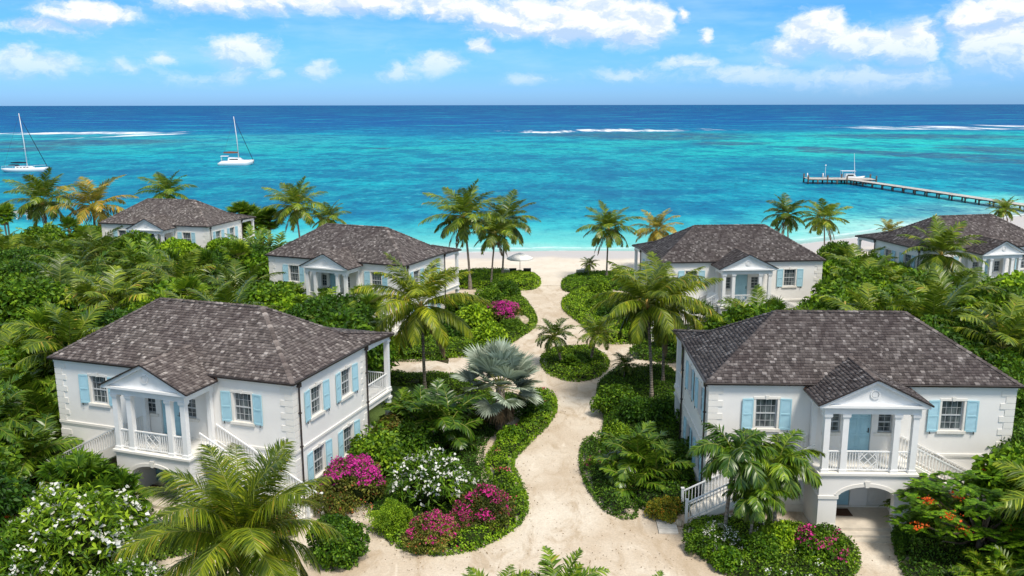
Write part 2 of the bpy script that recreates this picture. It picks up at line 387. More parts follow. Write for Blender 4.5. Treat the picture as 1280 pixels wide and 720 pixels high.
# ------------------------------------------------------------------ terrain
def ground_mat():
    m, n, b, _ = newmat('garden soil and litter'); p = n.pos()
    f = n.noise(p, .9, 6, .7); f2 = n.noise(p, 14, 5, .7)
    col = n.ramp(f, [(.3, (.030, .028, .014)), (.5, (.060, .050, .028)), (.7, (.045, .065, .018))])
    col = n.mix(1.0, col, n.ramp(f2, [(.3, .6), (.7, 1.4)]), 'MULTIPLY')
    n.put(b.inputs['Base Color'], col); b.inputs['Roughness'].default_value = 1; b.inputs['Specular IOR Level'].default_value = .1
    n.put(b.inputs['Normal'], n.bump(f2, .8, .06)); return m
def sand_mat(name, beach=False):
    m, n, b, _ = newmat(name); p = n.pos()
    big = n.noise(p, .22, 5, .6, .6); mid = n.noise(n.mapping(p, (1.0, .45, 1)), .9, 6, .68, .8); fine = n.noise(p, 11, 5, .7)
    col = n.ramp(big, [(.34, (.51, .415, .31)), (.52, (.60, .515, .41)), (.68, (.67, .60, .50))])
    col = n.mix(n.mr(mid, .48, .66, 0, .8), col, (.45, .355, .25))
    col = n.mix(n.mr(mid, .42, .30, 0, .5), col, (.76, .685, .575))
    sp = n.noise(p, 26, 2, .5); col = n.mix(n.mr(sp, .66, .74, 0, .35), col, (.25, .19, .12))
    col = n.mix(1.0, col, n.ramp(fine, [(.3, .84), (.7, 1.10)]), 'MULTIPLY')
    if beach:
        s = n.node('ShaderNodeSeparateXYZ'); n.put(s.inputs[0], p)
        col = n.mix(.55, col, (.72, .66, .57))
        wet = n.mr(n.math('ADD', s.outputs[2], n.math('MULTIPLY', n.noise(p, .12, 3), .25)), -1.24, -1.38)
        col = n.mix(wet, col, (.50, .46, .43))
        n.put(b.inputs['Roughness'], n.mr(wet, 0, 1, .95, .45)) 
    else: b.inputs['Roughness'].default_value = .95
    n.put(b.inputs['Base Color'], col); b.inputs['Specular IOR Level'].default_value = .15
    h = n.math('ADD', n.math('MULTIPLY', mid, .6), n.math('MULTIPLY', fine, .12))
    n.put(b.inputs['Normal'], n.bump(h, .7, .12)); return m
xs = [-2500, -900, -400, -250]+[x for x in range(-180, 181, 4)]+[250, 400, 900, 2500]
ys = [-400, -120, -40]+[y for y in range(-10, 200, 3)]+[230, 300, 500]
mb = MB()
for y in ys:
    for x in xs: mb.v.append((x, y, terr(x, y)))
nx = len(xs)
for j in range(len(ys)-1):
    for i in range(nx-1): mb.f.append((j*nx+i, j*nx+i+1, (j+1)*nx+i+1, (j+1)*nx+i)); mb.m.append(0)
tag(mb.build('ground', ground_mat(), smooth=True), kind='structure')

def sheet(name, poly, mat, lift, step=1.0, jag=.0, seed=1):
    """terrain-following sheet inside a ground polygon"""
    P = np.array([(p[0], p[1]) for p in poly]); rg = np.random.default_rng(seed)
    # densify with jagged edge
    pts = []
    for i in range(len(P)):
        a, b_ = P[i], P[(i+1) % len(P)]; L = np.linalg.norm(b_-a); k = max(1, int(L/step))
        nrm = np.array([-(b_-a)[1], (b_-a)[0]])/max(L, 1e-6)
        for j in range(k): pts.append(a+(b_-a)*j/k+nrm*rg.uniform(-jag, jag))
    import bmesh
    bm = bmesh.new(); vs_ = [bm.verts.new((p[0], p[1], 0)) for p in pts]
    bm.faces.new(vs_); bmesh.ops.triangulate(bm, faces=bm.faces[:])
    for axis in (0, 1):
        lo = min(p[axis] for p in pts); hi = max(p[axis] for p in pts); t = math.floor(lo/3)*3
        while t < hi:
            if t > lo:
                co = [0, 0, 0]; no = [0, 0, 0]; co[axis] = t; no[axis] = 1
                bmesh.ops.bisect_plane(bm, geom=bm.verts[:]+bm.edges[:]+bm.faces[:], plane_co=co, plane_no=no)
            t += 3
    for v in bm.verts: v.co.z = terr_s(v.co.x, v.co.y)+lift
    me = bpy.data.meshes.new(name); bm.normal_update()
    for f in bm.faces:
        if f.normal.z < 0: f.normal_flip()
    bm.to_mesh(me); bm.free(); me.materials.append(mat); return obj(name, me)
def terr_s(x, y):
    # bilinear value of the ground grid so sheets lie exactly above it
    import bisect
    i = max(0, min(len(xs)-2, bisect.bisect_right(xs, x)-1)); j = max(0, min(len(ys)-2, bisect.bisect_right(ys, y)-1))
    tx = (x-xs[i])/(xs[i+1]-xs[i]); ty = (y-ys[j])/(ys[j+1]-ys[j])
    a = terr(xs[i], ys[j])*(1-tx)+terr(xs[i+1], ys[j])*tx; b = terr(xs[i], ys[j+1])*(1-tx)+terr(xs[i+1], ys[j+1])*tx
    return a*(1-ty)+b*ty
sand = sand_mat('pale coral sand')
path_poly = [(100,720),(200,690),(330,650),(372,650),(380,600),(470,560),(500,520),(490,470),(480,452),(520,445),(560,455),(560,400),(540,375),(520,368),(560,352),(560,343),(1010,343),
  (1010,350),(860,372),(800,400),(800,430),(850,436),(852,470),(850,600),(862,640),(1010,640),(1060,655),(1130,660),(1150,720),(1180,800),(1150,950),(100,950)]
tag(sheet('path', [GT(*p) for p in path_poly], sand, .03, 1.0, .06), kind='structure')
beach_pts = [(-170, 97), (-60, 95.5), (-10, 93.5), (5, 93), (30, 95), (60, 96), (110, 110), (180, 130), (180, 192), (120, 192), (60, 170), (30, 150), (-60, 150), (-170, 150)]
tag(sheet('beach', beach_pts, sand_mat('beach sand', True), .05, 3.0, .4, 2), kind='structure')
def lawn_mat():
    m, n, b, _ = newmat('lawn'); p = n.pos()
    col = n.ramp(n.noise(p, 8, 5, .7), [(.3, (.05, .09, .015)), (.7, (.12, .19, .03))]); n.put(b.inputs['Base Color'], col)
    b.inputs['Roughness'].default_value = .95; n.put(b.inputs['Normal'], n.bump(n.noise(p, 40, 4, .7), .8, .05)); return m
tag(sheet('lawn', [GT(*p) for p in [(478,482),(520,480),(545,500),(530,540),(478,545),(430,520)]], lawn_mat(), .06, .5, .08), kind='structure')

# ------------------------------------------------------------------ sea
def sea_mat():
    m, n, b, out = newmat('sea water'); p = n.pos(); s = n.node('ShaderNodeSeparateXYZ'); n.put(s.inputs[0], p)
    X, Y = s.outputs[0], s.outputs[1]
    ybend = n.math('SUBTRACT', Y, n.math('MULTIPLY', n.math('SUBTRACT', n.math('MINIMUM', n.math('MAXIMUM', X, 32), 110), 32), .67))
    wob = n.noise(n.mapping(p, (.010, .022, 1)), 1, 4, .55); wob2 = n.noise(n.mapping(p, (.05, .12, 1)), 1, 4, .6)
    lg = n.math('LOGARITHM', n.math('MAXIMUM', ybend, 20), math.e)
    lg = n.math('ADD', lg, n.math('MULTIPLY', n.math('SUBTRACT', wob, .5), .34))
    lg = n.math('ADD', lg, n.math('MULTIPLY', n.math('SUBTRACT', wob2, .5), .10))
    def t(dd): return max(0, min(1, (math.log(dd)-4.7)/(8.2-4.7)))
    S = lambda r, g_, b_, k=.74: tuple(c*k for c in srgb(r, g_, b_))
    col = n.ramp(n.mr(lg, 4.7, 8.2, 0, 1, False), [(t(116), S(215,238,232)), (t(124), S(180,234,226)), (t(134), S(120,222,216)), (t(147), S(60,196,206)),
        (t(165), S(12,160,186)), (t(200), S(10,152,176)), (t(250), S(10,158,180)), (t(330), S(14,164,182)), (t(430), S(26,180,186)), (t(540), S(15,165,188)), (t(680), S(0,115,168)),
        (t(1000), S(0,84,158)), (t(3000), S(0,62,138))])
    # shallow turquoise lagoon toward the reef on the right, patches elsewhere
    right = n.mr(X, 0, 160); band = n.math('MULTIPLY', n.mr(Y, 270, 380), n.mr(Y, 700, 620))
    tq = n.math('MULTIPLY', n.math('MULTIPLY', right, band), n.mr(wob, .25, .6, .2, 1))
    col = n.mix(n.math('MULTIPLY', tq, .9), col, S(35, 212, 200))
    leftb = n.math('MULTIPLY', n.mr(X, -60, -160), n.math('MULTIPLY', n.mr(Y, 400, 480), n.mr(Y, 640, 600)))
    col = n.mix(n.math('MULTIPLY', leftb, .55), col, S(70, 190, 190))
    pt = n.noise(n.mapping(p, (.012, .03, 1), (7, 3, 0)), 1, 3, .6)
    col = n.mix(n.math('MULTIPLY', n.mr(pt, .52, .66, 0, .65), n.mr(Y, 170, 230)), col, S(10, 185, 200))
    pd = n.noise(n.mapping(p, (.02, .04, 1), (1, 9, 0)), 1, 4, .6)
    nearb = n.math('MULTIPLY', n.mr(ybend, 150, 165), n.mr(Y, 420, 300))
    col = n.mix(n.math('MULTIPLY', n.mr(pd, .48, .62, 0, .55), nearb), col, S(0, 115, 160))
    # reefs (dark seabed seen through the water) and surf, each at its own place on the water
    wn = n.noise(n.mapping(p, (.03, .05, 1)), 1, 5, .7, out='Color')
    wp = n.vm('ADD', p, n.vm('MULTIPLY', n.vm('SUBTRACT', wn, (.5, .5, .5)), (60, 46, 0)))
    def patch(px, py, hw, hh):
        c = G(px, py, SEA_Z); a = G(px+hw, py, SEA_Z); f0 = G(px, py-hh, SEA_Z)
        q = n.vm('MULTIPLY', n.vm('SUBTRACT', wp, tuple(c)), (1/(a.x-c.x), 1/(f0.y-c.y), 0))
        return n.mr(n.vm('LENGTH', q), 1.0, .45)
    reef = None
    for a in [(830,172,150,4.5),(910,180,60,3),(800,169,190,4),(1075,191,70,5),(1180,196,80,5),(1020,187,60,3),(1250,190,60,9),(100,176,180,5),(40,184,80,4),(1150,172,170,4),(1260,203,60,5),(470,185,30,1.5)]:
        r = patch(*a); reef = r if reef is None else n.math('MAXIMUM', reef, r)
    rn = n.noise(n.mapping(p, (.12, .2, 1)), 1, 4, .7)
    reef = n.math('MULTIPLY', reef, n.mr(rn, .35, .58, .4, .95))
    col = n.mix(reef, col, S(70, 104, 135, .62))
    # ripples
    r1 = n.noise(n.mapping(p, (.26, .15, 1), rot=(0, 0, .12)), 1, 5, .72); r2 = n.noise(n.mapping(p, (.75, .60, 1)), 1, 3, .65); r3 = n.noise(n.mapping(p, (.055, .035, 1), rot=(0, 0, .1)), 1, 6, .75)
    rip = n.math('ADD', n.math('MULTIPLY', r1, .6), n.math('MULTIPLY', r2, .4))
    fac = n.mr(Y, 125, 170, .15, 1)
    # surf on the reef and at the beach
    def surf(px0, px1, py0, py1, wpx):
        a = G(px0, py0, SEA_Z); c = G(px1, py1, SEA_Z); f0 = G(px0, (py0+py1)/2-wpx, SEA_Z); half = abs(f0.y-G(px0, (py0+py1)/2, SEA_Z).y)
        line = n.math('MULTIPLY_ADD', X, (c.y-a.y)/(c.x-a.x), a.y-a.x*(c.y-a.y)/(c.x-a.x))
        sn = n.noise(n.mapping(p, (.022, .0, 1), (px0*.1, 0, 0)), 1, 4, .75)
        line = n.math('ADD', line, n.math('MULTIPLY', n.math('SUBTRACT', sn, .5), half*5))
        dd = n.math('ABSOLUTE', n.math('SUBTRACT', Y, line))
        k = n.mr(dd, half*1.2, half*.25)
        ends = n.math('MULTIPLY', n.mr(X, a.x, a.x+(c.x-a.x)*.08), n.mr(X, c.x, c.x-(c.x-a.x)*.25))
        br = n.mr(n.noise(n.mapping(p, (.028, .002, 1), (px1*.1, 0, 0)), 1, 4, .7), .44, .56)
        br = n.math('MULTIPLY', br, n.mr(n.noise(n.mapping(p, (.12, .06, 1), (px0*.2, 0, 0)), 1, 4, .7), .34, .52))
        return n.math('MULTIPLY', n.math('MULTIPLY', k, ends), br)
    fo = None
    for a in [(-60,250,166,164,1.6),(90,235,171,166,1.3),(150,240,168,163,.9),(615,940,164,162.5,1.6),(640,900,166,163,1.0),(1025,1340,161,160,1.7),(1060,1340,163,162.5,1.1)]:
        r = surf(*a); fo = r if fo is None else n.math('MAXIMUM', fo, r)
    fn = n.noise(n.mapping(p, (.5, .5, 1)), 1, 4, .7)
    # thin lines of wash near the shore
    sh = n.math('ADD', n.math('SUBTRACT', ybend, 119), n.math('MULTIPLY', n.math('SUBTRACT', n.noise(n.mapping(p, (.06, .02, 1)), 1, 4, .6), .5), 7))
    wash = n.math('MAXIMUM', n.mr(n.math('ABSOLUTE', n.math('SUBTRACT', sh, .8)), 1.5, .3), n.math('MULTIPLY', n.mr(n.math('ABSOLUTE', n.math('SUBTRACT', sh, 5)), .9, .2), .5))
    wash = n.math('MULTIPLY', wash, n.mr(fn, .35, .55))
    foam = n.math('MAXIMUM', fo, n.math('MULTIPLY', wash, .8))
    cap = n.math('MULTIPLY', n.mr(n.noise(n.mapping(p, (.20, .5, 1), (3, 3, 0)), 1, 5, .75), .73, .78, 0, .7), n.mr(Y, 180, 320))
    foam = n.math('MAXIMUM', foam, cap)
    col = n.mix(n.math('MULTIPLY', n.mr(rip, .52, .36, 0, .66), fac), col, S(0, 88, 130))
    col = n.mix(n.math('MULTIPLY', n.mr(rip, .52, .68, 0, .62), fac), col, S(80, 208, 215))
    col = n.mix(n.math('MULTIPLY', n.mr(r3, .56, .40, 0, .6), fac), col, S(0, 95, 148))
    col = n.mix(foam, col, (.80, .82, .84))
    df = n.node('ShaderNodeBsdfDiffuse'); n.put(df.inputs[0], col)
    gl = n.node('ShaderNodeBsdfGlossy'); gl.inputs['Roughness'].default_value = .22
    bm_ = n.bump(n.math('ADD', rip, n.math('MULTIPLY', n.noise(n.mapping(p, (3, 5, 1)), 1, 3), .15)), .8, .5)
    n.put(gl.inputs['Normal'], bm_); n.put(df.inputs['Normal'], bm_); n.put(gl.inputs[0], (.9, .95, 1, 1))
    fr = n.node('ShaderNodeFresnel'); fr.inputs['IOR'].default_value = 1.33; n.put(fr.inputs['Normal'], bm_)
    mx = n.node('ShaderNodeMixShader')
    n.put(mx.inputs[0], n.math('MULTIPLY', n.math('MINIMUM', n.math('MULTIPLY', fr.outputs[0], .30), .075), n.math('SUBTRACT', 1, foam)))
    n.l.new(df.outputs[0], mx.inputs[1]); n.l.new(gl.outputs[0], mx.inputs[2])
    # the shallows thin out to clear water over sand
    tr = n.node('ShaderNodeBsdfTransparent'); m2 = n.node('ShaderNodeMixShader')
    n.put(m2.inputs[0], n.math('MULTIPLY', n.mr(ybend, 124, 118, 0, .75), n.math('SUBTRACT', 1, foam)))
    n.l.new(mx.outputs[0], m2.inputs[1]); n.l.new(tr.outputs[0], m2.inputs[2]); n.l.new(m2.outputs[0], out.inputs[0]); return m
mb = MB(); mb.add([(-60000, 100, SEA_Z), (60000, 100, SEA_Z), (60000, 90000, SEA_Z), (-60000, 90000, SEA_Z)], [(0, 1, 2, 3)])
tag(mb.build('sea', sea_mat()), kind='structure')

# ------------------------------------------------------------------ house builder (local: x along the front, y to the back, z up)
def wall_mesh(name, frame, width, z0, z1, holes, depth, mats):
    """wall face with real openings; frame = (origin, xdir, inward normal); holes = (u0,u1,z0,z1)"""
    O, XD, ND = [Vector(a) for a in frame]; b = MB()
    us = sorted({0.0, width}|{h[0] for h in holes}|{h[1] for h in holes}); zs = sorted({z0, z1}|{h[2] for h in holes}|{h[3] for h in holes})
    P = lambda u, z, d_=0.0: O+XD*u+Vector((0, 0, z))+ND*d_
    for i in range(len(us)-1):
        for j in range(len(zs)-1):
            uc, zc = (us[i]+us[i+1])/2, (zs[j]+zs[j+1])/2
            if any(h[0] < uc < h[1] and h[2] < zc < h[3] for h in holes): continue
            b.add([P(us[i], zs[j]), P(us[i+1], zs[j]), P(us[i+1], zs[j+1]), P(us[i], zs[j+1])], [(0, 1, 2, 3)])
    for (a, c, e, f) in holes:
        q = [P(a, e), P(c, e), P(c, f), P(a, f)]; r = [P(a, e, depth), P(c, e, depth), P(c, f, depth), P(a, f, depth)]
        b.add(q+r, [(0, 4, 5, 1), (1, 5, 6, 2), (2, 6, 7, 3), (3, 7, 4, 0)])
    return b
def shingles(corners, rg, row=.162, lift=.026, wmin=.10, wmax=.22, fm=None, m=0):
    """individual shingles on a roof plane given (bottom left, bottom right, top right, top left)"""
    bl, br, tr, tl = [np.array(c, float) for c in corners]
    up = ((tl+tr)-(bl+br))/2; ex = (br-bl)/np.linalg.norm(br-bl); nrm = np.cross(ex, up); nrm /= np.linalg.norm(nrm)
    upd = np.cross(nrm, ex); H = np.dot(tl-bl, upd); rows = max(1, int(round(H/row))); hr = H/rows
    fm = fm or FM(); LL = lambda t: bl+(tl-bl)*t; RR = lambda t: br+(tr-br)*t
    for r in range(rows):
        t0, t1 = r/rows, (r+1)/rows; a0, b0 = np.dot(LL(t0)-bl, ex), np.dot(RR(t0)-bl, ex); a1, b1 = np.dot(LL(t1)-bl, ex), np.dot(RR(t1)-bl, ex)
        u = min(a0, a1)-rg.uniform(0, wmax); hi = max(b0, b1)
        while u < hi:
            w = rg.uniform(wmin, wmax); u1 = u+w; g_ = .004
            c0, c1 = max(u+g_, a0), min(u1-g_, b0); d0, d1 = max(u+g_, a1), min(u1-g_, b1)
            u = u1
            if c1-c0 < .01 and d1-d0 < .01: continue
            if c1 < c0: c0 = c1 = (c0+c1)/2
            if d1 < d0: d0 = d1 = (d0+d1)/2
            lf = lift*rg.uniform(.6, 1.7); low = rg.uniform(-.016, .02)
            zb = r*hr-low; zt = (r+1)*hr+.0
            p = lambda uu, vv, nn: bl+ex*uu+upd*vv+nrm*nn
            V = [p(c0, zb, 0), p(c1, zb, 0), p(c1, zb, lf), p(c0, zb, lf), p(d1, zt, .004), p(d0, zt, .004)]
            fm.add(V, q=[(0, 1, 2, 3), (3, 2, 4, 5)], m=m)
    return fm
def ridge_caps(a, b, rg, fm, w=.15, m=0):
    a, b = Vector(a), Vector(b); L = (b-a).length; d = (b-a)/L; k = int(L/.24)
    side = d.cross(Vector((0, 0, 1))).normalized(); up = side.cross(d).normalized()
    for i in range(k):
        p0 = a+d*(L*i/k-.03); p1 = a+d*(L*(i+1)/k); h0 = .075+rg.uniform(0, .02); h1 = .045; ww = w*rg.uniform(.85, 1.12)
        V = [p0-side*ww-up*.03+up*.03, p0+up*h0, p0+side*ww, p1+side*ww*.9, p1+up*h1, p1-side*ww*.9, p0-side*ww-up*.05, p0+side*ww-up*.05]
        fm.add([tuple(v) for v in V], q=[(0, 1, 4, 5), (1, 2, 3, 4), (0, 6, 7, 2)], t=[(0, 2, 1)], m=m)
def window_mesh(w, h, cols, rows):
    b = MB(); t = .05; y0, y1 = 0.0, .06
    b.box(-w/2, -w/2+t, y0, y1, 0, h); b.box(w/2-t, w/2, y0, y1, 0, h); b.box(-w/2+t, w/2-t, y0, y1, 0, t); b.box(-w/2+t, w/2-t, y0, y1, h-t, h)
    b.box(-w/2+t, w/2-t, y0-.004, y1-.005, h/2-.03, h/2+.03)
    for i in range(1, cols):
        x = -w/2+w*i/cols; b.box(x-.008, x+.008, .012, .045, t, h/2-.03); b.box(x-.008, x+.008, .012, .045, h/2+.03, h-t)
    for j in range(1, rows):
        if j*2 == rows: continue
        z = h*j/rows; b.box(-w/2+t, w/2-t, .014, .043, z-.008, z+.008)
    return b
WIN_ME = window_mesh(.95, 1.38, 4, 4).mesh('window', M['sash'])
SM_ME = window_mesh(.62, .95, 2, 4).mesh('window', M['sash'])
def pane_me(w, h):
    b = MB(); b.box(-w/2+.04, w/2-.04, .030, .040, .04, h-.04); return b.mesh('pane', M['glass'])
PANE, SPANE = pane_me(.95, 1.38), pane_me(.62, .95)
def curtain(w, h):
    b = MB(); k = 14
    for sx_ in (-1, 1):
        for i in range(k):
            x0 = sx_*(w/2-.05-i*.014); x1 = sx_*(w/2-.05-(i+1)*.014); y = .10+.02*(i % 2); y2 = .10+.02*((i+1) % 2)
            b.add([(x0, y, .03), (x1, y2, .03), (x1, y2, h-.03), (x0, y, h-.03)], [(0, 1, 2, 3)])
    return b
def shutter_mesh(w=.50, h=1.46):
    b = MB(); b.box(-w/2, -w/2+.055, -.045, 0, 0, h); b.box(w/2-.055, w/2, -.045, 0, 0, h)
    for z0, z1 in ((0, .09), (h/2-.04, h/2+.04), (h-.08, h)): b.box(-w/2+.055, w/2-.055, -.045, -.002, z0, z1)
    b.box(-w/2+.055, w/2-.055, -.010, -.004, .09, h-.08)
    for s0, s1 in ((.09, h/2-.04), (h/2+.04, h-.08)):
        k = 11
        for i in range(k):
            z = s0+(s1-s0)*(i+.5)/k; dz = (s1-s0)/k*.5
            b.add([(-w/2+.055, -.038, z-dz), (w/2-.055, -.038, z-dz), (w/2-.055, -.012, z+dz), (-w/2+.055, -.012, z+dz)], [(0, 1, 2, 3)])
    return b.mesh('shutter', M['shutter'])
SHUT = shutter_mesh()
def dog():
    b = MB(); b.box(-.012, .012, -.075, -.045, -.09, .02); b.box(-.03, .03, -.07, -.05, -.09, -.06); return b.mesh('hinge', M['handle'])
DOG = dog()
def sill_mesh(w, proud=.09):
    b = MB(); b.box(-w/2-.16, w/2+.16, -proud, .10, -.13, -.003); b.box(-w/2-.12, w/2+.12, -proud+.035, .0, -.17, -.13); return b
def lintel_mesh(w, h):
    b = MB(); b.box(-w/2-.12, w/2+.12, -.035, -.001, h+.01, h+.11)
    b.prism([(-.05, h), (.05, h), (.085, h+.19), (-.085, h+.19)], 'y', -.06, -.034)
    b.box(-w/2-.10, -w/2-.01, -.022, -.001, 0, h+.008); b.box(w/2+.01, w/2+.10, -.022, -.001, 0, h+.008); return b
SILL = sill_mesh(.95).mesh('sill', M['trim']); LINT = lintel_mesh(.95, 1.38).mesh('lintel', M['trim'])
SSILL = sill_mesh(.62, .06).mesh('sill', M['trim'])
CURT = curtain(.95, 1.38).mesh('curtain', M['canvas'])
def add_window(root, pos, rz, small=False, shutters=True, tilt=0):
    w = obj('window', SM_ME if small else WIN_ME, root); w.location = pos; w.rotation_euler = (0, 0, rz)
    p = obj('pane', SPANE if small else PANE, w)
    s_ = obj('sill', SSILL if small else SILL, w); s_.location = (0, -.10, 0)
    if not small:
        l = obj('lintel', LINT, w); l.location = (0, -.10, 0)
        if shutters:
            for k in (-1, 1):
                sh = obj('shutter', SHUT, root); c, s = math.cos(rz), math.sin(rz)
                off = k*(.475+.265+.105); an = k*(.10+.06*((int(abs(pos[0]*7)) % 3)))
                px = pos[0]+c*off+s*.125; py = pos[1]+s*off-c*.125
                sh.location = (px, py, pos[2]-.04); sh.rotation_euler = (0, 0, rz-an*.6)
                for zz in (0.0,):
                    hg = obj('hinge', DOG, sh); hg.location = (k*.12, 0, 0)
def panel_door(name, w, h, mat, root, pos, handle=1):
    b = MB(); b.box(-w/2, w/2, 0, .05, 0, h)
    for cx_ in (-w/4+.01, w/4-.01):
        for z0, z1 in ((.12, h*.38), (h*.42, h*.76), (h*.80, h-.10)):
            a0, a1 = cx_-w/4+.07, cx_+w/4-.07
            b.box(a0, a1, -.012, 0, z0, z0+.025); b.box(a0, a1, -.012, 0, z1-.025, z1); b.box(a0, a0+.025, -.012, 0, z0+.025, z1-.025); b.box(a1-.025, a1, -.012, 0, z0+.025, z1-.025)
            b.box(a0+.06, a1-.06, -.009, 0, z0+.06, z1-.06)
    d_ = b.build(name, mat, root); d_.location = pos
    hb = MB(); x = handle*(w/2-.08); hb.box(x-.022, x+.022, -.03, -.001, 1.0, 1.22); hb.tube([(x, -.03, 1.06), (x, -.075, 1.06), (x-handle*.09, -.075, 1.06)], [.012]*3, 6)
    hb.build('handle', M['handle'], d_)
    return d_
def railing(b, a, c, h=.92, step=.115, low=.10, post=0):
    a, c = Vector(a), Vector(c); L = math.hypot(c.x-a.x, c.y-a.y); k = max(1, int(L/step)); U = Vector((0, 0, 1))
    b.bar(a+U*h, c+U*h, .07, .05); b.bar(a+U*low, c+U*low, .04, .05)
    for i in range(k):
        p = a+(c-a)*((i+.5)/k); b.box(p.x-.014, p.x+.014, p.y-.014, p.y+.014, p.z+low+.02, p.z+h-.02)
def column(x, y, z0, z1, s=.25):
    b = MB(); b.box(x-s/2, x+s/2, y-s/2, y+s/2, z0+.14, z1-.12); b.box(x-s/2-.04, x+s/2+.04, y-s/2-.04, y+s/2+.04, z0, z0+.14)
    b.box(x-s/2-.03, x+s/2+.03, y-s/2-.03, y+s/2+.03, z1-.17, z1-.12); b.box(x-s/2-.05, x+s/2+.05, y-s/2-.05, y+s/2+.05, z1-.12, z1); return b

def make_house():
    root = empty('villa'); rg = np.random.default_rng(5)
    R = root
    # --- walls with window recesses
    Z1 = HE-.02; wd, wh = .97, 1.40
    fx = [-4.15, 4.05]; fz = 4.03
    fh = [(x+W2-wd/2, x+W2+wd/2, fz-.01, fz+1.39) for x in fx]
    # porch level door and two small windows, lower door, small lower window
    fh += [(-.55+W2, .55+W2, FLOOR+.02, FLOOR+2.22)]+[(x+W2-.32, x+W2+.32, FLOOR+1.05, FLOOR+2.02) for x in (-1.15, 1.15)]
    fh += [(-1.25+W2, -.15+W2, .34, 2.42), (.05+W2, .50+W2, 1.45, 2.35), (.62+W2, 1.50+W2, .34, 2.42)]
    b = wall_mesh('wall', ((-W2, 0, 0), (1, 0, 0), (0, 1, 0)), 2*W2, -1.2, Z1, fh, .22, None)
    sy = [2.0, 4.85]; sz = [fz, 1.0]
    for side in (-1, 1):
        if side > 0: fr = ((W2, 0, 0), (0, 1, 0), (-1, 0, 0)); hh = [(y-wd/2, y+wd/2, z-.01, z+1.39) for y in sy for z in sz]
        else: fr = ((-W2, DD, 0), (0, -1, 0), (1, 0, 0)); hh = [(DD-y-wd/2, DD-y+wd/2, z-.01, z+1.39) for y in sy for z in sz]
        b2 = wall_mesh('w', fr, DD, -1.2, Z1, hh, .22, None); b.add(b2.v, b2.f)
    b2 = wall_mesh('w', ((W2, DD, 0), (-1, 0, 0), (0, -1, 0)), 2*W2, -1.2, Z1, [(u-.8, u+.8, z, z+2.2) for u in (2.6, 6.72, 10.8) for z in (.35, FLOOR+.02)], .2, None); b.add(b2.v, b2.f)
    b.box(-W2+.3, W2-.3, .3, DD-.3, FLOOR-.1, FLOOR)          # floor slab inside
    b.box(-W2+.25, W2-.25, .24, .27, -.5, Z1-.1); b.box(-W2+.24, -W2+.27, .27, DD-.25, -.5, Z1-.1); b.box(W2-.27, W2-.24, .27, DD-.25, -.5, Z1-.1); b.box(-W2+.27, W2-.27, DD-.27, DD-.24, -.5, Z1-.1)
    W_ = b
    # --- string course, plinth, cornice, quoins
    b = MB()
    for (z0, z1, o) in ((FLOOR-.02, FLOOR+.10, .055), (FLOOR-.10, FLOOR-.02, .03), (-.6, .38, .04), (HE-.26, HE-.10, .05), (HE-.10, HE-.022, .10)):
        b.box(-W2-o, W2+o, -o, -.001, z0, z1)
        for s in (-1, 1): b.box(s*(W2+.001), s*(W2+o), -.001, DD, z0, z1)
    z = .40; i = 0
    while z < HE-.50:
        zt = min(z+.285, HE-.28)
        if not (z < FLOOR+.11 and zt > FLOOR-.11):
            l = .62 if i % 2 == 0 else .40; l2 = .40 if i % 2 == 0 else .62
            for s in (-1, 1):
                b.box(s*(W2+.028), s*(W2-l), -.028, -.001, z, zt-.018); b.box(s*(W2+.028), s*(W2+.001), -.001, l2, z, zt-.018)
                b.box(s*(W2+.028), s*(W2+.001), DD-l2, DD, z, zt-.018)
        z += .30; i += 1
        if z < FLOOR+.11 and z+.285 > FLOOR-.11: z = FLOOR+.12
    W_.add(b.v, b.f, 1); W_.build('wall', [M['wall'], M['trim']], R)
    # --- windows and shutters
    for x in fx: add_window(R, (x, .10, fz), 0)
    for y in sy:
        for z in sz:
            add_window(R, (W2-.10, y, z), PI/2); add_window(R, (-W2+.10, y, z), -PI/2)
    for x in (-1.15, 1.15): add_window(R, (x, .10, FLOOR+1.06), 0, True)
    b = window_mesh(.43, .88, 1, 4); w = b.build('window', M['paint'], R); w.location = (.275, .10, 1.46)
    bp = MB(); bp.box(-.17, .17, .03, .04, .04, .84); bp.build('pane', M['glass'], w)
    for u in (2.6, 6.72, 10.8):
        for z in (.36, FLOOR+.03):
            b = window_mesh(1.58, 2.17, 4, 4); w = b.build('french_door', M['shutter'], R); w.location = (W2-u, DD-.06, z); w.rotation_euler = (0, 0, PI)
            bp = MB(); bp.box(-.74, .74, .03, .04, .04, 2.1); bp.build('pane', M['glass'], w)
    # --- roof
    o = .13; E0 = HE
    FLc, FRc, BLc, BRc = (-W2-o, -o, E0), (W2+o, -o, E0), (-W2-o, DD+o, E0), (W2+o, DD+o, E0)
    RLp, RRp = (-RL, DD/2, E0+RISE), (RL, DD/2, E0+RISE)
    fm = FM()
    shingles((FLc, FRc, RRp, RLp), rg, fm=fm); shingles((FRc, BRc, RRp, RRp), rg, fm=fm); shingles((BLc, FLc, RLp, RLp), rg, fm=fm); shingles((BRc, BLc, RLp, RRp), rg, fm=fm)
    # gallery roof: a lower pitch that starts on the back slope
    t = .26; gy, gz = DD+GAL+.12, E0-.20
    lerp = lambda a, c, k: tuple(a[i]+(c[i]-a[i])*k for i in range(3))
    g1, g2 = lerp(BRc, RRp, t), lerp(BLc, RLp, t); g1 = (g1[0]+.02, g1[1], g1[2]+.05); g2 = (g2[0]-.02, g2[1], g2[2]+.05)
    e1, e2 = (W2+o, gy, gz), (-W2-o, gy, gz)
    shingles((e1, e2, g2, g1), rg, fm=fm)
    s1, s2 = (W2+o, DD+.05, E0+.02), (-W2-o, DD+.05, E0+.02)
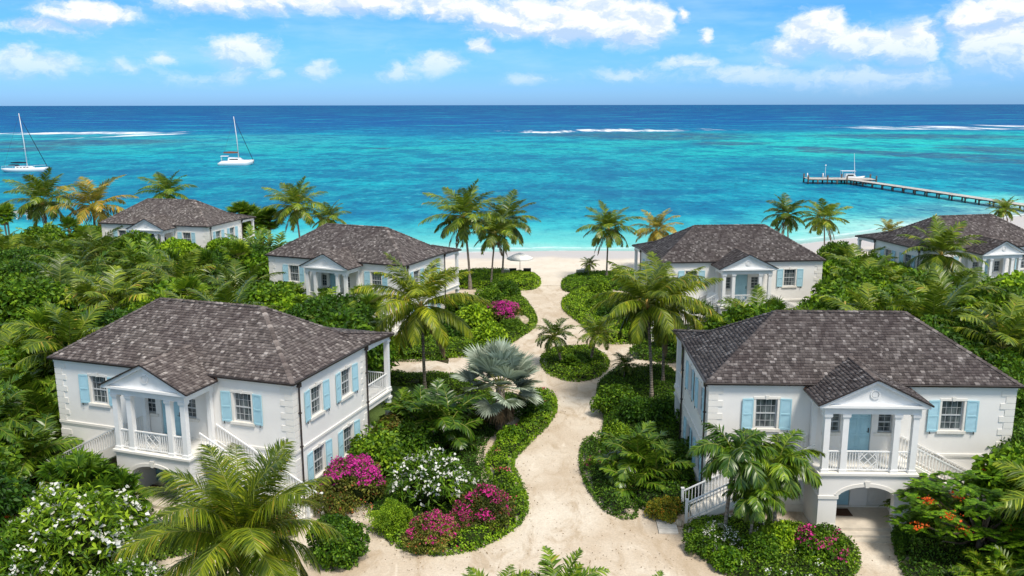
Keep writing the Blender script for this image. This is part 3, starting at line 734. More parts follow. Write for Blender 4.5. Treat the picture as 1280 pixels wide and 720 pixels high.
    shingles((s1, e1, g1, g1), rg, fm=fm); shingles((e2, s2, g2, g2), rg, fm=fm)
    under = MB()
    dn = lambda p: (p[0]*.998, p[1], p[2]-.012)
    under.add([dn(p) for p in (FLc, FRc, BRc, BLc, RLp, RRp)], [(0, 1, 5, 4), (1, 2, 5), (2, 3, 4, 5), (3, 0, 4), (0, 3, 2, 1)])
    under.add([dn(p) for p in (e1, e2, g2, g1, s1, s2)], [(0, 1, 2, 3), (4, 0, 3), (1, 5, 2)])
    fm.mb(under, 0)
    roof = obj('roof', fm.mesh('roof', [M['shingle']]), R)
    fm = FM()
    for a, c in ((FLc, RLp), (FRc, RRp), (BLc, RLp), (BRc, RRp), (RLp, RRp), (e1, g1), (e2, g2)): ridge_caps(a, c, rg, fm, .13)
    obj('ridge_caps', fm.mesh('ridge_caps', [M['cap']]), roof)
    b = MB(); o2 = o+.0
    pr = [(0, 0), (-.10, .02), (-.12, .10), (-.10, .115), (0, .115)]
    zz = E0-.112
    b.prism([(-o2+p[0], zz+p[1]) for p in pr], 'x', -W2-o-.1, W2+o+.1)
    for s in (-1, 1):
        b.prism([(s*(W2+o-p[0]), zz+p[1]) for p in pr], 'y', -o2, DD+.05)
        b.bar((s*(W2+o+.03), DD+.05, E0-.05), (s*(W2+o+.03), gy, gz-.05), .06, .13)
    b.box(-W2-o-.06, W2+o+.06, gy, gy+.09, gz-.12, gz)
    b.build('gutter', M['gutter'], R)
    b = MB(); b.box(-W2-o, W2+o, -o, -.101, HE-.13, HE-.115)
    for s in (-1, 1): b.box(s*(W2+.101), s*(W2+o), -o, DD, HE-.13, HE-.115)
    b.build('soffit', M['soffit'], R)
    for s in (-1, 1):
        for y in (.42, DD-.12):
            b = MB(); x = s*(W2+.10); b.tube([(x+s*.05, y, HE-.06), (x+s*.04, y, HE-.22), (x, y, HE-.42), (x, y, .1)], [.05, .05, .042, .042], 8)
            b.box(x-.09, x+.09, y-.09, y+.09, HE-.34, HE-.14)
            for z in (1.2, 3.0, 4.6): b.box(x-s*.10, x+s*.06, y-.06, y+.06, z, z+.05)
            b.build('downpipe', M['gutter'], R)
    # --- loggia below the porch
    PD, PW = 2.05, 2.02
    b = MB(); th = .38; hw = 1.22; zi = 1.75; rise = .62; top = FLOOR-.18
    prof = []; k = 16
    for i in range(k+1):
        x = -hw+2*hw*i/k; prof.append((x, zi+rise*math.sqrt(max(0, 1-(x/hw)**2*.92))-rise*math.sqrt(.08)))
    for (ya, yb) in ((-PD, -PD+th),):
        b.box(-PW, -hw, ya, yb, -.8, top); b.box(hw, PW, ya, yb, -.8, top)
        for i in range(k):
            (x0, z0), (x1, z1) = prof[i], prof[i+1]
            b.add([(x0, ya, z0), (x1, ya, z1), (x1, ya, top), (x0, ya, top), (x0, yb, z0), (x1, yb, z1), (x1, yb, top), (x0, yb, top)],
                  [(0, 1, 2, 3), (5, 4, 7, 6), (0, 4, 5, 1)])
    for s in (-1, 1): b.box(s*PW, s*(PW-.30), -PD+th, -.002, -.8, top)
    L_ = b
    b = MB()
    for s in (-1, 1):
        b.box(s*(PW+.04), s*(hw-.04), -PD-.045, -PD+th+.03, zi-.12, zi+.02); b.box(s*(PW+.035), s*(hw-.02), -PD-.03, -PD-.001, -.6, .45)
        b.box(s*(PW+.04), s*(PW+.001), -PD+th+.03, -.05, zi-.12, zi+.02)
    for i in range(k):
        (x0, z0), (x1, z1) = prof[i], prof[i+1]; y = -PD-.03; w_ = .16
        n0 = Vector((x0, z0-1.0)).normalized(); n1 = Vector((x1, z1-1.0)).normalized()
        q0 = (x0+n0.x*w_, z0+n0.y*w_); q1 = (x1+n1.x*w_, z1+n1.y*w_)
        b.add([(x0, y, z0), (x1, y, z1), (q1[0], y, q1[1]), (q0[0], y, q0[1]), (x0, y+.03, z0), (x1, y+.03, z1), (q1[0], y+.03, q1[1]), (q0[0], y+.03, q0[1])],
              [(0, 1, 2, 3), (3, 2, 6, 7), (1, 0, 4, 5)])
    b.prism([(-.07, zi+rise-.2), (.07, zi+rise-.2), (.12, zi+rise+.10), (-.12, zi+rise+.10)], 'y', -PD-.07, -PD-.03)
    L_.add(b.v, b.f, 1); L_.build('loggia_wall', [M['wall'], M['trim']], R)
    b = MB(); b.box(-PW-.10, PW+.10, -PD-.10, -.002, FLOOR-.10, FLOOR); b.box(-PW-.05, PW+.05, -PD-.05, -.002, top, FLOOR-.10)
    b.build('porch_floor', M['trim'], R)
    b = MB(); b.box(-PW+.3, PW-.3, -PD+.38, -.003, -.3, .30); b.box(-1.22, 1.22, -PD-.02, -PD+.38, -.3, .30)
    b.box(-1.30, 1.30, -PD-.42, -PD-.02, -.5, .15); b.box(-1.38, 1.38, -PD-.82, -PD-.42, -.6, .05)
    b.build('steps', M['tile'], R)
    b = MB(); b.box(-1.25, -.30, -.95, -.25, .302, .325); tag(b.build('doormat', M['mat'], R))
    panel_door('door', 1.08, 2.06, M['shutter'], R, (-.70, .10, .34), -1)
    panel_door('door', .86, 2.06, M['trim'], R, (1.06, .12, .34), 1)
    panel_door('door', 1.08, 2.18, M['shutter'], R, (0, .10, FLOOR+.02), 1)
    # --- porch: columns, entablature, pediment, gable roof
    ct = HE-.72
    for x in (-1.85, -1.08, 1.08, 1.85): column(x, -PD+.14, FLOOR, ct).build('column', M['paint'], R)
    for x in (-1.85, 1.85): column(x, -.14, FLOOR, ct, .22).build('pilaster', M['paint'], R)
    b = MB(); e = .30
    b.box(-PW, PW, -PD, -PD+.30, ct, ct+.33)
    for s in (-1, 1): b.box(s*PW, s*(PW-.30), -PD+.30, -.002, ct, ct+.33)
    b.box(-PW+.30, PW-.30, -PD+.30, -.002, ct+.02, ct+.06)
    b.box(-PW-.28, PW+.28, -PD-.22, -.102, ct+.33, ct+.44)
    b.box(-PW-.12, PW+.12, -PD-.08, -.102, ct+.26, ct+.329)
    b.build('entablature', M['paint'], R)
    pz = ct+.44; hwid = PW+.30; prise = 1.14
    b = MB(); yb = 1.6
    b.prism([(-hwid+.22, pz), (hwid-.22, pz), (0, pz+prise-.09)], 'y', -PD-.04, -PD+.06)
    for s in (-1, 1): b.prism([(s*hwid, pz+.001), (s*(hwid-.34), pz+.001), (0, pz+prise-.15), (0, pz+prise)], 'y', -PD-.22, -PD-.04)
    # round medallion
    kk = 24
    for r0, r1, dy in ((.21, .155, .05), (.13, 0.0, .025)):
        for i in range(kk):
            a0, a1 = 2*PI*i/kk, 2*PI*(i+1)/kk; zc = pz+.46
            P = lambda r, a, y: (r*math.cos(a), y, zc+r*math.sin(a))
            ya = -PD-.04-dy
            b.add([P(r0, a0, ya), P(r0, a1, ya), P(r1, a1, ya), P(r1, a0, ya), P(r0, a0, -PD-.04), P(r0, a1, -PD-.04)], [(0, 1, 2, 3), (1, 0, 4, 5)])
    b.build('pediment', M['paint'], R)
    fm = FM(); zt = pz+prise+.03; z0 = pz+.03; hw2 = hwid+.02; yf = -PD-.26
    slope = RISE/(DD/2+o); yr = (zt-E0)/slope-o+.15; ye = max(-o, (z0-E0)/slope-o)-.02
    shingles(((-hw2, ye+.0, z0), (-hw2, yf, z0), (0, yf, zt), (0, yr, zt)), rg, fm=fm, row=.155)
    shingles(((hw2, yf, z0), (hw2, ye, z0), (0, yr, zt), (0, yf, zt)), rg, fm=fm, row=.155)
    ub = MB(); ub.add([(-hw2, ye, z0-.012), (-hw2, yf, z0-.012), (0, yf, zt-.012), (0, yr, zt-.012), (hw2, yf, z0-.012), (hw2, ye, z0-.012)], [(0, 1, 2, 3), (4, 5, 3, 2)]); fm.mb(ub)
    pr_ = obj('porch_roof', fm.mesh('porch_roof', [M['shingle']]), R)
    fm = FM(); ridge_caps((0, yf, zt-.01), (0, yr, zt-.01), rg, fm, .12); obj('ridge_caps', fm.mesh('ridge_caps', [M['cap']]), pr_)
    b = MB()
    for s in (-1, 1): b.bar((s*(hw2+.02), ye, z0+.02), (0, yr, zt+.03), .07, .03)
    b.build('flashing', M['copper'], pr_)
    b = MB()
    for s in (-1, 1):
        b.bar((s*(hw2+.03), yf-.02, z0-.015), (0, yf-.02, zt+.0), .05, .06); b.bar((s*(hw2+.03), yf, z0-.02), (s*(hw2+.03), ye, z0-.02), .06, .07)
    b.build('gutter', M['gutter'], pr_)
    # --- porch railings with the cross pattern panel
    b = MB(); y = -PD+.14
    for x0, x1 in ((-1.72, -1.21), (1.21, 1.72)): railing(b, (x0, y, FLOOR), (x1, y, FLOOR), .93, .10)
    for x0, x1 in ((-.955, -.36), (.36, .955)): railing(b, (x0, y, FLOOR), (x1, y, FLOOR), .93, .10)
    b.bar((-.36, y, FLOOR+.93), (.36, y, FLOOR+.93), .07, .05); b.bar((-.36, y, FLOOR+.10), (.36, y, FLOOR+.10), .04, .05)
    z0_, z1_, xa = FLOOR+.13, FLOOR+.90, .36
    b.box(-xa-.014, -xa+.014, y-.014, y+.014, z0_, z1_); b.box(xa-.014, xa+.014, y-.014, y+.014, z0_, z1_)
    zm = (z0_+z1_)/2
    for (p, q) in (((-xa, z0_), (xa, z1_)), ((-xa, z1_), (xa, z0_)), ((-xa, zm), (0, z1_)), ((xa, zm), (0, z1_)), ((-xa, zm), (0, z0_)), ((xa, zm), (0, z0_)), ((-xa*.55, z1_), (-xa, z1_-.25)), ((xa*.55, z1_), (xa, z1_-.25)), ((-xa*.55, z0_), (-xa, z0_+.25)), ((xa*.55, z0_), (xa, z0_+.25))):
        b.bar((p[0], y, p[1]), (q[0], y, q[1]), .022, .028)
    b.build('balustrade', M['paint'], R)
    # --- the two outside stairs along the front
    for s in (-1, 1):
        b = MB(); N = 17; tr_, ri = .315, FLOOR/17; x0 = PW+.10; ya, yb_ = -1.28, -.06
        for i in range(N):
            xa_ = x0+i*tr_; zt_ = FLOOR-(i+1)*ri+.001
            if i == N-1: zt_ = .02
            b.box(s*xa_, s*(xa_+tr_+.02), ya, yb_, zt_-ri*1.0, zt_)
        b.prism([(s*x0, FLOOR-ri*1.2), (s*(x0+N*tr_), -.12), (s*(x0+N*tr_), -.30), (s*x0, FLOOR-.50)], 'y', ya+.05, yb_-.02)
        for y in (ya-.03, yb_):
            b.prism([(s*x0, FLOOR+.06), (s*(x0+N*tr_), .06), (s*(x0+N*tr_), -.2), (s*x0, FLOOR-.42)], 'y', y, y+.05)
        b.build('staircase', M['trim'], R)
        b = MB()
        for y in (ya-.005, yb_+.0-.03):
            railing(b, (s*(x0-.05), y, FLOOR+.04), (s*(x0+N*tr_-.02), y, .10), .92, .145, .12)
        xe = s*(x0+N*tr_+.05)
        for y in (ya-.005, yb_-.03): b.box(xe-.06, xe+.06, y-.06, y+.06, -.3, 1.12); b.box(xe-.08, xe+.08, y-.08, y+.08, 1.12, 1.16)
        b.build('stair_railing', M['paint'], R)
    # --- sea side gallery
    b = MB(); b.box(-W2-.06, W2+.06, DD+.002, DD+GAL, FLOOR-.10, FLOOR); b.box(-W2, W2, DD+.002, DD+GAL-.05, FLOOR-.38, FLOOR-.10)
    b.box(-W2, W2, DD+.002, DD+GAL, -.6, .28); b.build('gallery_floor', M['trim'], R)
    gx = [-W2+.13, -W2/2, 0, W2/2, W2-.13]; yg = DD+GAL-.16
    for x in gx:
        column(x, yg, FLOOR, gz-.30, .24).build('gallery_post', M['paint'], R); column(x, yg, .28, FLOOR-.38, .26).build('gallery_post', M['paint'], R)
    b = MB(); b.box(-W2, W2, yg-.13, yg+.13, gz-.30, gz-.05)
    for s in (-1, 1): b.box(s*W2, s*(W2-.26), DD+.002, yg-.13, gz-.30, gz-.05)
    b.box(-W2+.26, W2-.26, DD+.002, yg-.13, gz-.10, gz-.06)
    b.build('gallery_beam', M['paint'], R)
    b = MB()
    for i in range(4): railing(b, (gx[i]+.12, yg, FLOOR), (gx[i+1]-.12, yg, FLOOR), .93, .12)
    for x in (gx[0], gx[-1]): railing(b, (x, DD+.02, FLOOR), (x, yg-.13, FLOOR), .93, .12)
    b.build('gallery_railing', M['paint'], R)
    for ch in list(R.children):      # the porch stands slightly left of the middle of the front
        if ch.name.split('.')[0] in ('loggia_wall', 'porch_floor', 'steps', 'column', 'pilaster', 'entablature', 'pediment', 'porch_roof', 'balustrade', 'staircase', 'stair_railing'): ch.location.x -= .22
    return root
HL = {'A': 'two storey white villa at lower left, its shuttered right wall beside magenta bougainvillea',
      'B': 'white villa at lower right, with its blue ground floor door seen through an arch',
      'C': 'white villa left of the sand path, partly behind a tall palm bearing coconuts',
      'D': 'white villa right of the sand path, just behind the nearest right villa',
      'E': 'farthest white villa at upper left, only upper wall and roof above treetops',
      'F': 'white villa at the right edge near the pier, half hidden by palms'}
proto = make_house()
PORCH = ('loggia_wall', 'porch_floor', 'steps', 'column', 'pilaster', 'entablature', 'pediment', 'porch_roof', 'balustrade', 'staircase', 'stair_railing')
trees_ = [proto]+[copy_tree(proto) for _ in HOUSES[1:]]
for i, (h, x, y, a, z) in enumerate(HOUSES):
    o_ = trees_[i]
    o_.location = (x, y, z); o_.rotation_euler = (0, 0, math.radians(a))
    if h in 'ACE':      # the left villas are mirror images: their porch stands right of the middle
        for ch in o_.children:
            if ch.name.split('.')[0] in PORCH: ch.location.x += .75
    tn = {'A': (1.18, 1.14, 1.12), 'B': (.86, .84, .85), 'C': (1.10, 1.08, 1.08), 'D': (.80, .79, .81), 'E': (1.22, 1.2, 1.18), 'F': (.90, .88, .90)}[h]+(1,)
    for ch in o_.children:
        if ch.name.split('.')[0] in ('roof', 'porch_roof'):
            ch.color = tn
            for c2 in ch.children: c2.color = tn
    tag(o_, HL[h], 'house', 'white villas with shingled roofs and blue shutters')


# ------------------------------------------------------------------ foliage geometry
def nrm(a): return a/np.maximum(np.linalg.norm(a, axis=-1, keepdims=True), 1e-9)
def leaves(fm, P, N, L, W, rg, m=0, droop=.25, spread=.8, fold=.18):
    """one folded leaf (two triangles) per point, growing out and hanging a little"""
    n_ = len(P); R_ = nrm(rg.normal(size=(n_, 3))); T = nrm(np.cross(N, R_)*spread+N*rg.uniform(.25, 1.0, (n_, 1))-np.array([0, 0, 1])*droop*rg.uniform(.2, 1.4, (n_, 1)))
    Bv = nrm(np.cross(T, N+R_*.5)); U = np.cross(Bv, T)
    s = rg.uniform(.65, 1.25, (n_, 1)); l = L*s; w = W*s
    base = P; tip = P+T*l-np.array([0, 0, 1])*l*.12; mid = P+T*l*.48
    lf = mid+Bv*w*.5+U*w*fold; rt = mid-Bv*w*.5+U*w*fold
    V = np.stack([base, lf, tip, rt], 1).reshape(-1, 3); i = np.arange(n_)*4
    fm.add(V, t=np.concatenate([np.stack([i, i+2, i+1], 1), np.stack([i, i+3, i+2], 1)]), m=m)
def sphere_pts(rg, n_, zmin=-.3):
    z = rg.uniform(zmin, 1, n_); a = rg.uniform(0, 2*PI, n_); r = np.sqrt(1-z*z)
    return np.stack([r*np.cos(a), r*np.sin(a), z], 1)
def crown(fm, rg, R_, H_, z0, clumps, per, L, W, m=0, cr=.30, zmin=-.35, droop=.25, flat=1.0, core_m=None, spread=.8):
    """crown made of many leaf clumps over an uneven ellipsoid"""
    D = sphere_pts(rg, clumps, zmin); rad = rg.uniform(.72, 1.05, (clumps, 1))*(1+.14*np.sin(D[:, :1]*4+rg.uniform(0, 6))*np.cos(D[:, 1:2]*3.3))
    Cn = D*rad*np.array([R_*.80, R_*.80, H_*.80]); Cn[:, 2] += z0
    crr = R_*cr*rg.uniform(.65, 1.3, clumps)
    idx = np.repeat(np.arange(clumps), per); n_ = len(idx); S = sphere_pts(rg, n_, -.35)
    # clump faces outward from the plant
    out = nrm(D*np.array([1, 1, .8])); S = nrm(S+out[idx]*.45)
    rr = (crr[idx]*rg.uniform(.72, 1.04, n_))[:, None]
    P = Cn[idx]+S*rr*np.array([1, 1, flat])
    leaves(fm, P, S, L, W, rg, m, droop, spread)
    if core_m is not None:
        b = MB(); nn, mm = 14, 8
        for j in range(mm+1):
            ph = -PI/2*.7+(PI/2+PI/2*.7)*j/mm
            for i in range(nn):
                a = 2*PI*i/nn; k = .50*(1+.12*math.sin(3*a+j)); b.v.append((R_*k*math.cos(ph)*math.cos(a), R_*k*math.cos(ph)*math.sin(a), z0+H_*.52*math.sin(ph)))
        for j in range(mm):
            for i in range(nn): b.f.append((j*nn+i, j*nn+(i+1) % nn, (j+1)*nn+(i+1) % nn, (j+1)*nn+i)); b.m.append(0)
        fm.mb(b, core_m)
    return Cn
def branches(tr, Cn, z_fork, rg, r0, r1=.02, base=None, count=10, name_m=0):
    b = MB(); h = z_fork
    lean = rg.uniform(-.12, .12, 2)*h
    b.tube([(0, 0, -.4), (lean[0]*.3, lean[1]*.3, h*.5), (lean[0], lean[1], h)], [r0*1.3, r0, r0*.85], 8)
    for c in Cn[rg.permutation(len(Cn))[:count]]:
        p0 = Vector((lean[0], lean[1], h*.92)); p1 = Vector(c); mid = p0.lerp(p1, .5)+Vector((0, 0, -.08*(p1-p0).length))
        b.tube([p0, mid, p1], [r0*.55, r0*.33, r1], 5)
    return b
PROTO = {}
def shrub_proto(key, mat, R_, H_, leafL, leafW, clumps, per, seed, **k):
    rg = np.random.default_rng(seed); fm = FM(); trunk_h = k.pop('trunk', 0.0); flow = k.pop('flowers', None)
    z0 = trunk_h+H_*.35
    Cn = crown(fm, rg, R_, H_*.65, z0, clumps, per, leafL, leafW, 0, core_m=1, **k)
    root = empty(key.split('#')[0]); mats = [M[mat], M['core']]
    br = branches(None, Cn, max(.3, z0*.7), rg, .05+.035*R_, count=12); obj('trunk', br.mesh('trunk', M['trunk'], True), root)
    if flow:
        fmat, nfl, size, zlow = flow; ff = fm; mats.append(M[fmat])
        pick = Cn[Cn[:, 2] > z0+H_*.65*zlow]; pick = pick[rg.permutation(len(pick))[:nfl[0]]]
        for c in pick:
            q = nfl[1]; S = sphere_pts(rg, q, .0); out = nrm((c-np.array([0, 0, z0]))[None, :]); S = nrm(S+out*.8)
            P = c+S*R_*k.get('cr', .30)*rg.uniform(.85, 1.15, (q, 1)); P = np.repeat(P, 3, 0)+rg.normal(size=(q*3, 3))*size*.4
            leaves(ff, P, np.repeat(S, 3, 0), size, size*.85, rg, 2, .0, 1.4)
    obj('crown', fm.mesh('crown', mats), root)
    PROTO[key] = [root, False]; return root
def put(key, x, y, s=1.0, label=None, cat='shrub', group=None, name=None, z=None, sz=None, rz=None, tilt=0):
    p = PROTO[key]
    if p[1]: o_ = copy_tree(p[0])
    else: o_ = p[0]; p[1] = True
    for kk in ('group', 'label', 'category'):
        if kk in o_: del o_[kk]
    if name: o_.name = name
    o_.location = (x, y, (terr_s(x, y) if z is None else z)-.03)
    o_.scale = (s, s, s if sz is None else sz); o_.rotation_euler = (tilt*rnd.uniform(-1, 1), tilt*rnd.uniform(-1, 1), rnd.uniform(0, 2*PI) if rz is None else rz)
    tag(o_, label, cat, group); return o_

# --- palms
def frond(fm, rg, base, az, e0, L, bend, nl, lf, w, wind=(0, 0), hang=.35, m=0, mr=1, vee=.25, plum=0.0, rmax=.028, fwd=.55):
    """feather frond: arching stalk with a row of leaflets on either side"""
    K = 11; s = np.linspace(0, 1, K); th = e0-bend*s**1.35; ds = L/(K-1)
    hd = np.array([math.cos(az), math.sin(az)]); P = [np.array(base, float)]; Tn = []
    for i in range(K):
        t = np.array([hd[0]*math.cos(th[i])+wind[0]*s[i], hd[1]*math.cos(th[i])+wind[1]*s[i], math.sin(th[i])]); t /= np.linalg.norm(t); Tn.append(t)
        if i < K-1: P.append(P[-1]+t*ds)
    P = np.array(P); Tn = np.array(Tn)
    b = MB(); b.tube([tuple(p) for p in P], list(np.linspace(rmax, .005, K)), 4, 0, False); fm.mb(b, mr)
    u = np.linspace(.16, 1.0, nl); u = np.clip(u+rg.uniform(-.5, .5, nl)*.84/nl, .12, 1.0)
    f_ = u*(K-1); i0 = np.minimum(f_.astype(int), K-2); fr = (f_-i0)[:, None]
    pos = P[i0]*(1-fr)+P[i0+1]*fr; T = nrm(Tn[i0]*(1-fr)+Tn[i0+1]*fr)
    side = nrm(np.cross(T, np.array([0, 0, 1.0])+1e-4)); tw = rg.uniform(-.35, .35); upv = np.cross(side, T)
    side = nrm(side*math.cos(tw)+upv*math.sin(tw)); upv = np.cross(side, T)
    prof = np.clip(np.sin((u*.86+.13)*PI), .12, 1)**.55
    for sg in (-1, 1):
        n_ = nl; l = (lf*prof*rg.uniform(.82, 1.1, n_))[:, None]
        fw = (fwd*rg.uniform(.7, 1.3, n_)*(1+u*.9))[:, None]
        d0 = nrm(side*sg+T*fw+upv*vee*rg.uniform(.3, 1.6, (n_, 1))+upv*plum*rg.uniform(-1, 1, (n_, 1))+np.array([wind[0], wind[1], 0])*.6)
        g1 = (hang*rg.uniform(.6, 1.4, n_))[:, None]
        d1 = nrm(d0-np.array([0, 0, 1])*g1); d2 = nrm(d0-np.array([0, 0, 1])*g1*2.4)
        p0 = pos; p1 = p0+d1*l*.5; p2 = p1+d2*l*.5
        wv_ = nrm(np.cross(d1, upv+rg.normal(size=(n_, 3))*.25)); ww = w*rg.uniform(.8, 1.2, (n_, 1))
        V = np.stack([p0-wv_*ww*.3, p0+wv_*ww*.3, p1+wv_*ww*.5, p1-wv_*ww*.5, p2], 1).reshape(-1, 3); i = np.arange(n_)*5
        fm.add(V, q=np.stack([i, i+1, i+2, i+3], 1), t=np.stack([i+3, i+2, i+4], 1), m=m)
def palm_crown(fm, rg, top, n_, L, nl, lf, w, e_hi=1.35, e_lo=-.35, bend=1.3, wind=(0, 0), hang=.35, vee=.25, plum=0.0, fwd=.55, m=0):
    for i in range(n_):
        q = (i+.5)/n_; e0 = e_hi+(e_lo-e_hi)*q**.95+rg.uniform(-.08, .08); az = i*2.39996+rg.uniform(-.2, .2)
        LL_ = L*(.72+.28*math.sin(PI*min(1, q*1.1+.12)))*rg.uniform(.9, 1.08)
        base = (top[0]+.05*math.cos(az), top[1]+.05*math.sin(az), top[2]-.12*q)
        frond(fm, rg, base, az, e0, LL_, bend*(.65+.55*q)*rg.uniform(.85, 1.15), nl, lf, w, (wind[0]*(1-.3*q), wind[1]), hang*(.5+.8*q), m, 1, vee*(1-q*.7), plum, fwd=fwd)
def coconut_proto(key, H_, seed, n_=22, L=3.0, nl=46, lf=.72, w=.05, lean=(.4, .2), mat='leaf_palm', wind=(-.18, 0), nuts=True, dead=2, rt=.13, **kw):
    rg = np.random.default_rng(seed); root = empty('coconut_palm')
    K = 16; pts = []; top = (lean[0], lean[1], H_)
    for i in range(K):
        t = i/(K-1); pts.append((lean[0]*t**1.7, lean[1]*t**1.7, -.4+(H_+.4)*t))
    b = MB(); b.tube(pts, [rt*(1.75-.95*min(1, i/4))+.02*(K-i)/K if i < 4 else rt*(.85-.15*i/K) for i in range(K)], 9)
    obj('trunk', b.mesh('trunk', M['palm_trunk'], True), root)
    fm = FM(); palm_crown(fm, rg, top, n_, L, nl, lf, w, wind=wind, **kw)
    obj('crown', fm.mesh('crown', [M[mat], M['rachis']]), root)
    if dead:
        fm = FM()
        for i in range(dead): frond(fm, rg, (top[0], top[1], top[2]-.2), rg.uniform(0, 6.3), -.75, L*.75, .7, nl//2, lf*.7, w*.8, (0, 0), 1.0)
        obj('dead_frond', fm.mesh('dead_frond', [M['thatch'], M['thatch']]), root)
    if nuts:
        b = MB()
        for i in range(9):
            a = rg.uniform(0, 6.3); r = .20+.06*(i % 2); c = Vector((top[0]+r*math.cos(a), top[1]+r*math.sin(a), top[2]-.20-rg.uniform(0, .28)))
            b.tube([c+Vector((0, 0, .13)), c+Vector((0, 0, .07)), c, c-Vector((0, 0, .08)), c-Vector((0, 0, .13))], [.02, .085, .11, .08, .02], 7)
        b.tube([(top[0], top[1], top[2]-.55), (top[0], top[1], top[2]-.2), (top[0], top[1], top[2]+.25)], [rt*.75, rt*1.35, .05], 8)
        obj('coconut_cluster', b.mesh('coconut_cluster', M['coconut'], True), root)
    PROTO[key] = [root, False]; return root
def clump_palm_proto(key, stems, seed, L=1.7, nl=30, lf=.42, w=.045, mat='leaf_areca', spread=.5, hmax=1.8, per=8, name='areca_palm', **kw):
    rg = np.random.default_rng(seed); root = empty(name); fm = FM(); b = MB()
    for i in range(stems):
        a = rg.uniform(0, 6.3); r = spread*math.sqrt(rg.uniform(0, 1)); h = hmax*rg.uniform(.25, 1); x, y = r*math.cos(a), r*math.sin(a)
        lx, ly = x*1.8, y*1.8
        b.tube([(x, y, -.3), ((x+lx)/2, (y+ly)/2, h*.5), (lx, ly, h)], [.05, .04, .035], 6)
        palm_crown(fm, rg, (lx, ly, h), per, L, nl, lf, w, e_hi=1.35, e_lo=.25, bend=1.5, hang=.3, vee=.5, **kw)
    obj('stems', b.mesh('stems', M['rachis'], True), root); obj('crown', fm.mesh('crown', [M[mat], M['rachis']]), root)
    PROTO[key] = [root, False]; return root
def fan_leaf(fm, rg, base, az, el, petiole, R_, w, nseg=26, arc=2.35, m=0, droop=.35, mr=1):
    d = np.array([math.cos(az)*math.cos(el), math.sin(az)*math.cos(el), math.sin(el)]); base = np.array(base, float)
    end = base+d*petiole-np.array([0, 0, .10*petiole]); b = MB(); b.tube([tuple(base), tuple((base+end)/2+np.array([0, 0, .04])), tuple(end)], [.025, .018, .012], 4, 0, False); fm.mb(b, mr)
    side = nrm(np.cross(d, [0, 0, 1.0])); up = np.cross(side, d)
    tw = rg.uniform(-.4, .4); side = side*math.cos(tw)+up*math.sin(tw); up = np.cross(side, d)
    A = np.linspace(-arc, arc, nseg)+rg.uniform(-.03, .03, nseg)
    dr = d[None]*np.cos(A)[:, None]+side[None]*np.sin(A)[:, None]+up[None]*(.28*np.abs(np.sin(A)))[:, None]; dr = nrm(dr)
    l = (R_*(.62+.38*np.cos(A*.62))*rg.uniform(.92, 1.05, nseg))[:, None]
    perp = nrm(np.cross(dr, up[None])); g_ = np.array([0, 0, 1.0])
    p0 = end[None]+dr*.02; p1 = end[None]+dr*l*.55; p2 = p1+nrm(dr-g_*droop*rg.uniform(.5, 1.5, (nseg, 1)))*l*.45
    wd = w*rg.uniform(.85, 1.1, (nseg, 1)); fold = (up[None]*wd*.25)
    V = np.stack([p0, p1-perp*wd*.5+fold, p1, p1+perp*wd*.5+fold, p2], 1).reshape(-1, 3); i = np.arange(nseg)*5
    fm.add(V, t=np.concatenate([np.stack([i, i+2, i+1], 1), np.stack([i, i+3, i+2], 1), np.stack([i+1, i+2, i+4], 1), np.stack([i+2, i+3, i+4], 1)]), m=m)
def fan_palm_proto(key, H_, seed, n_=26, pet=.7, R_=.65, w=.085, mat='leaf_areca', rt=.14, skirt=True, name='fan_palm', el_hi=1.4, el_lo=-.6, nseg=24, droop=.5, arc=2.2, heads=1):
    rg = np.random.default_rng(seed); root = empty(name); fm = FM(); b = MB(); sk = FM()
    for hd in range(heads):
        ox, oy = (0, 0) if heads == 1 else (rg.uniform(-.6, .6), rg.uniform(-.6, .6)); hh = H_*(1 if hd == 0 else rg.uniform(.6, .95))
        b.tube([(ox*.5, oy*.5, -.4), (ox*.8, oy*.8, hh*.5), (ox, oy, hh)], [rt*1.3, rt, rt*.9], 8)
        for i in range(n_):
            q = (i+.5)/n_; fan_leaf(fm, rg, (ox, oy, hh-.1*q), i*2.39996, el_hi+(el_lo-el_hi)*q+rg.uniform(-.1, .1), pet*rg.uniform(.8, 1.15), R_*rg.uniform(.85, 1.1), w, nseg, arc, 0, droop)
        if skirt:
            for i in range(9): fan_leaf(sk, rg, (ox, oy, hh-.25), i*.7, -1.15, pet*.6, R_*.7, w, 10, 1.2, 0, .8)
    obj('trunk', b.mesh('trunk', M['palm_trunk'], True), root); obj('crown', fm.mesh('crown', [M[mat], M['rachis']]), root)
    if skirt: obj('dead_leaves', sk.mesh('dead_leaves', [M['thatch'], M['thatch']]), root)
    PROTO[key] = [root, False]; return root
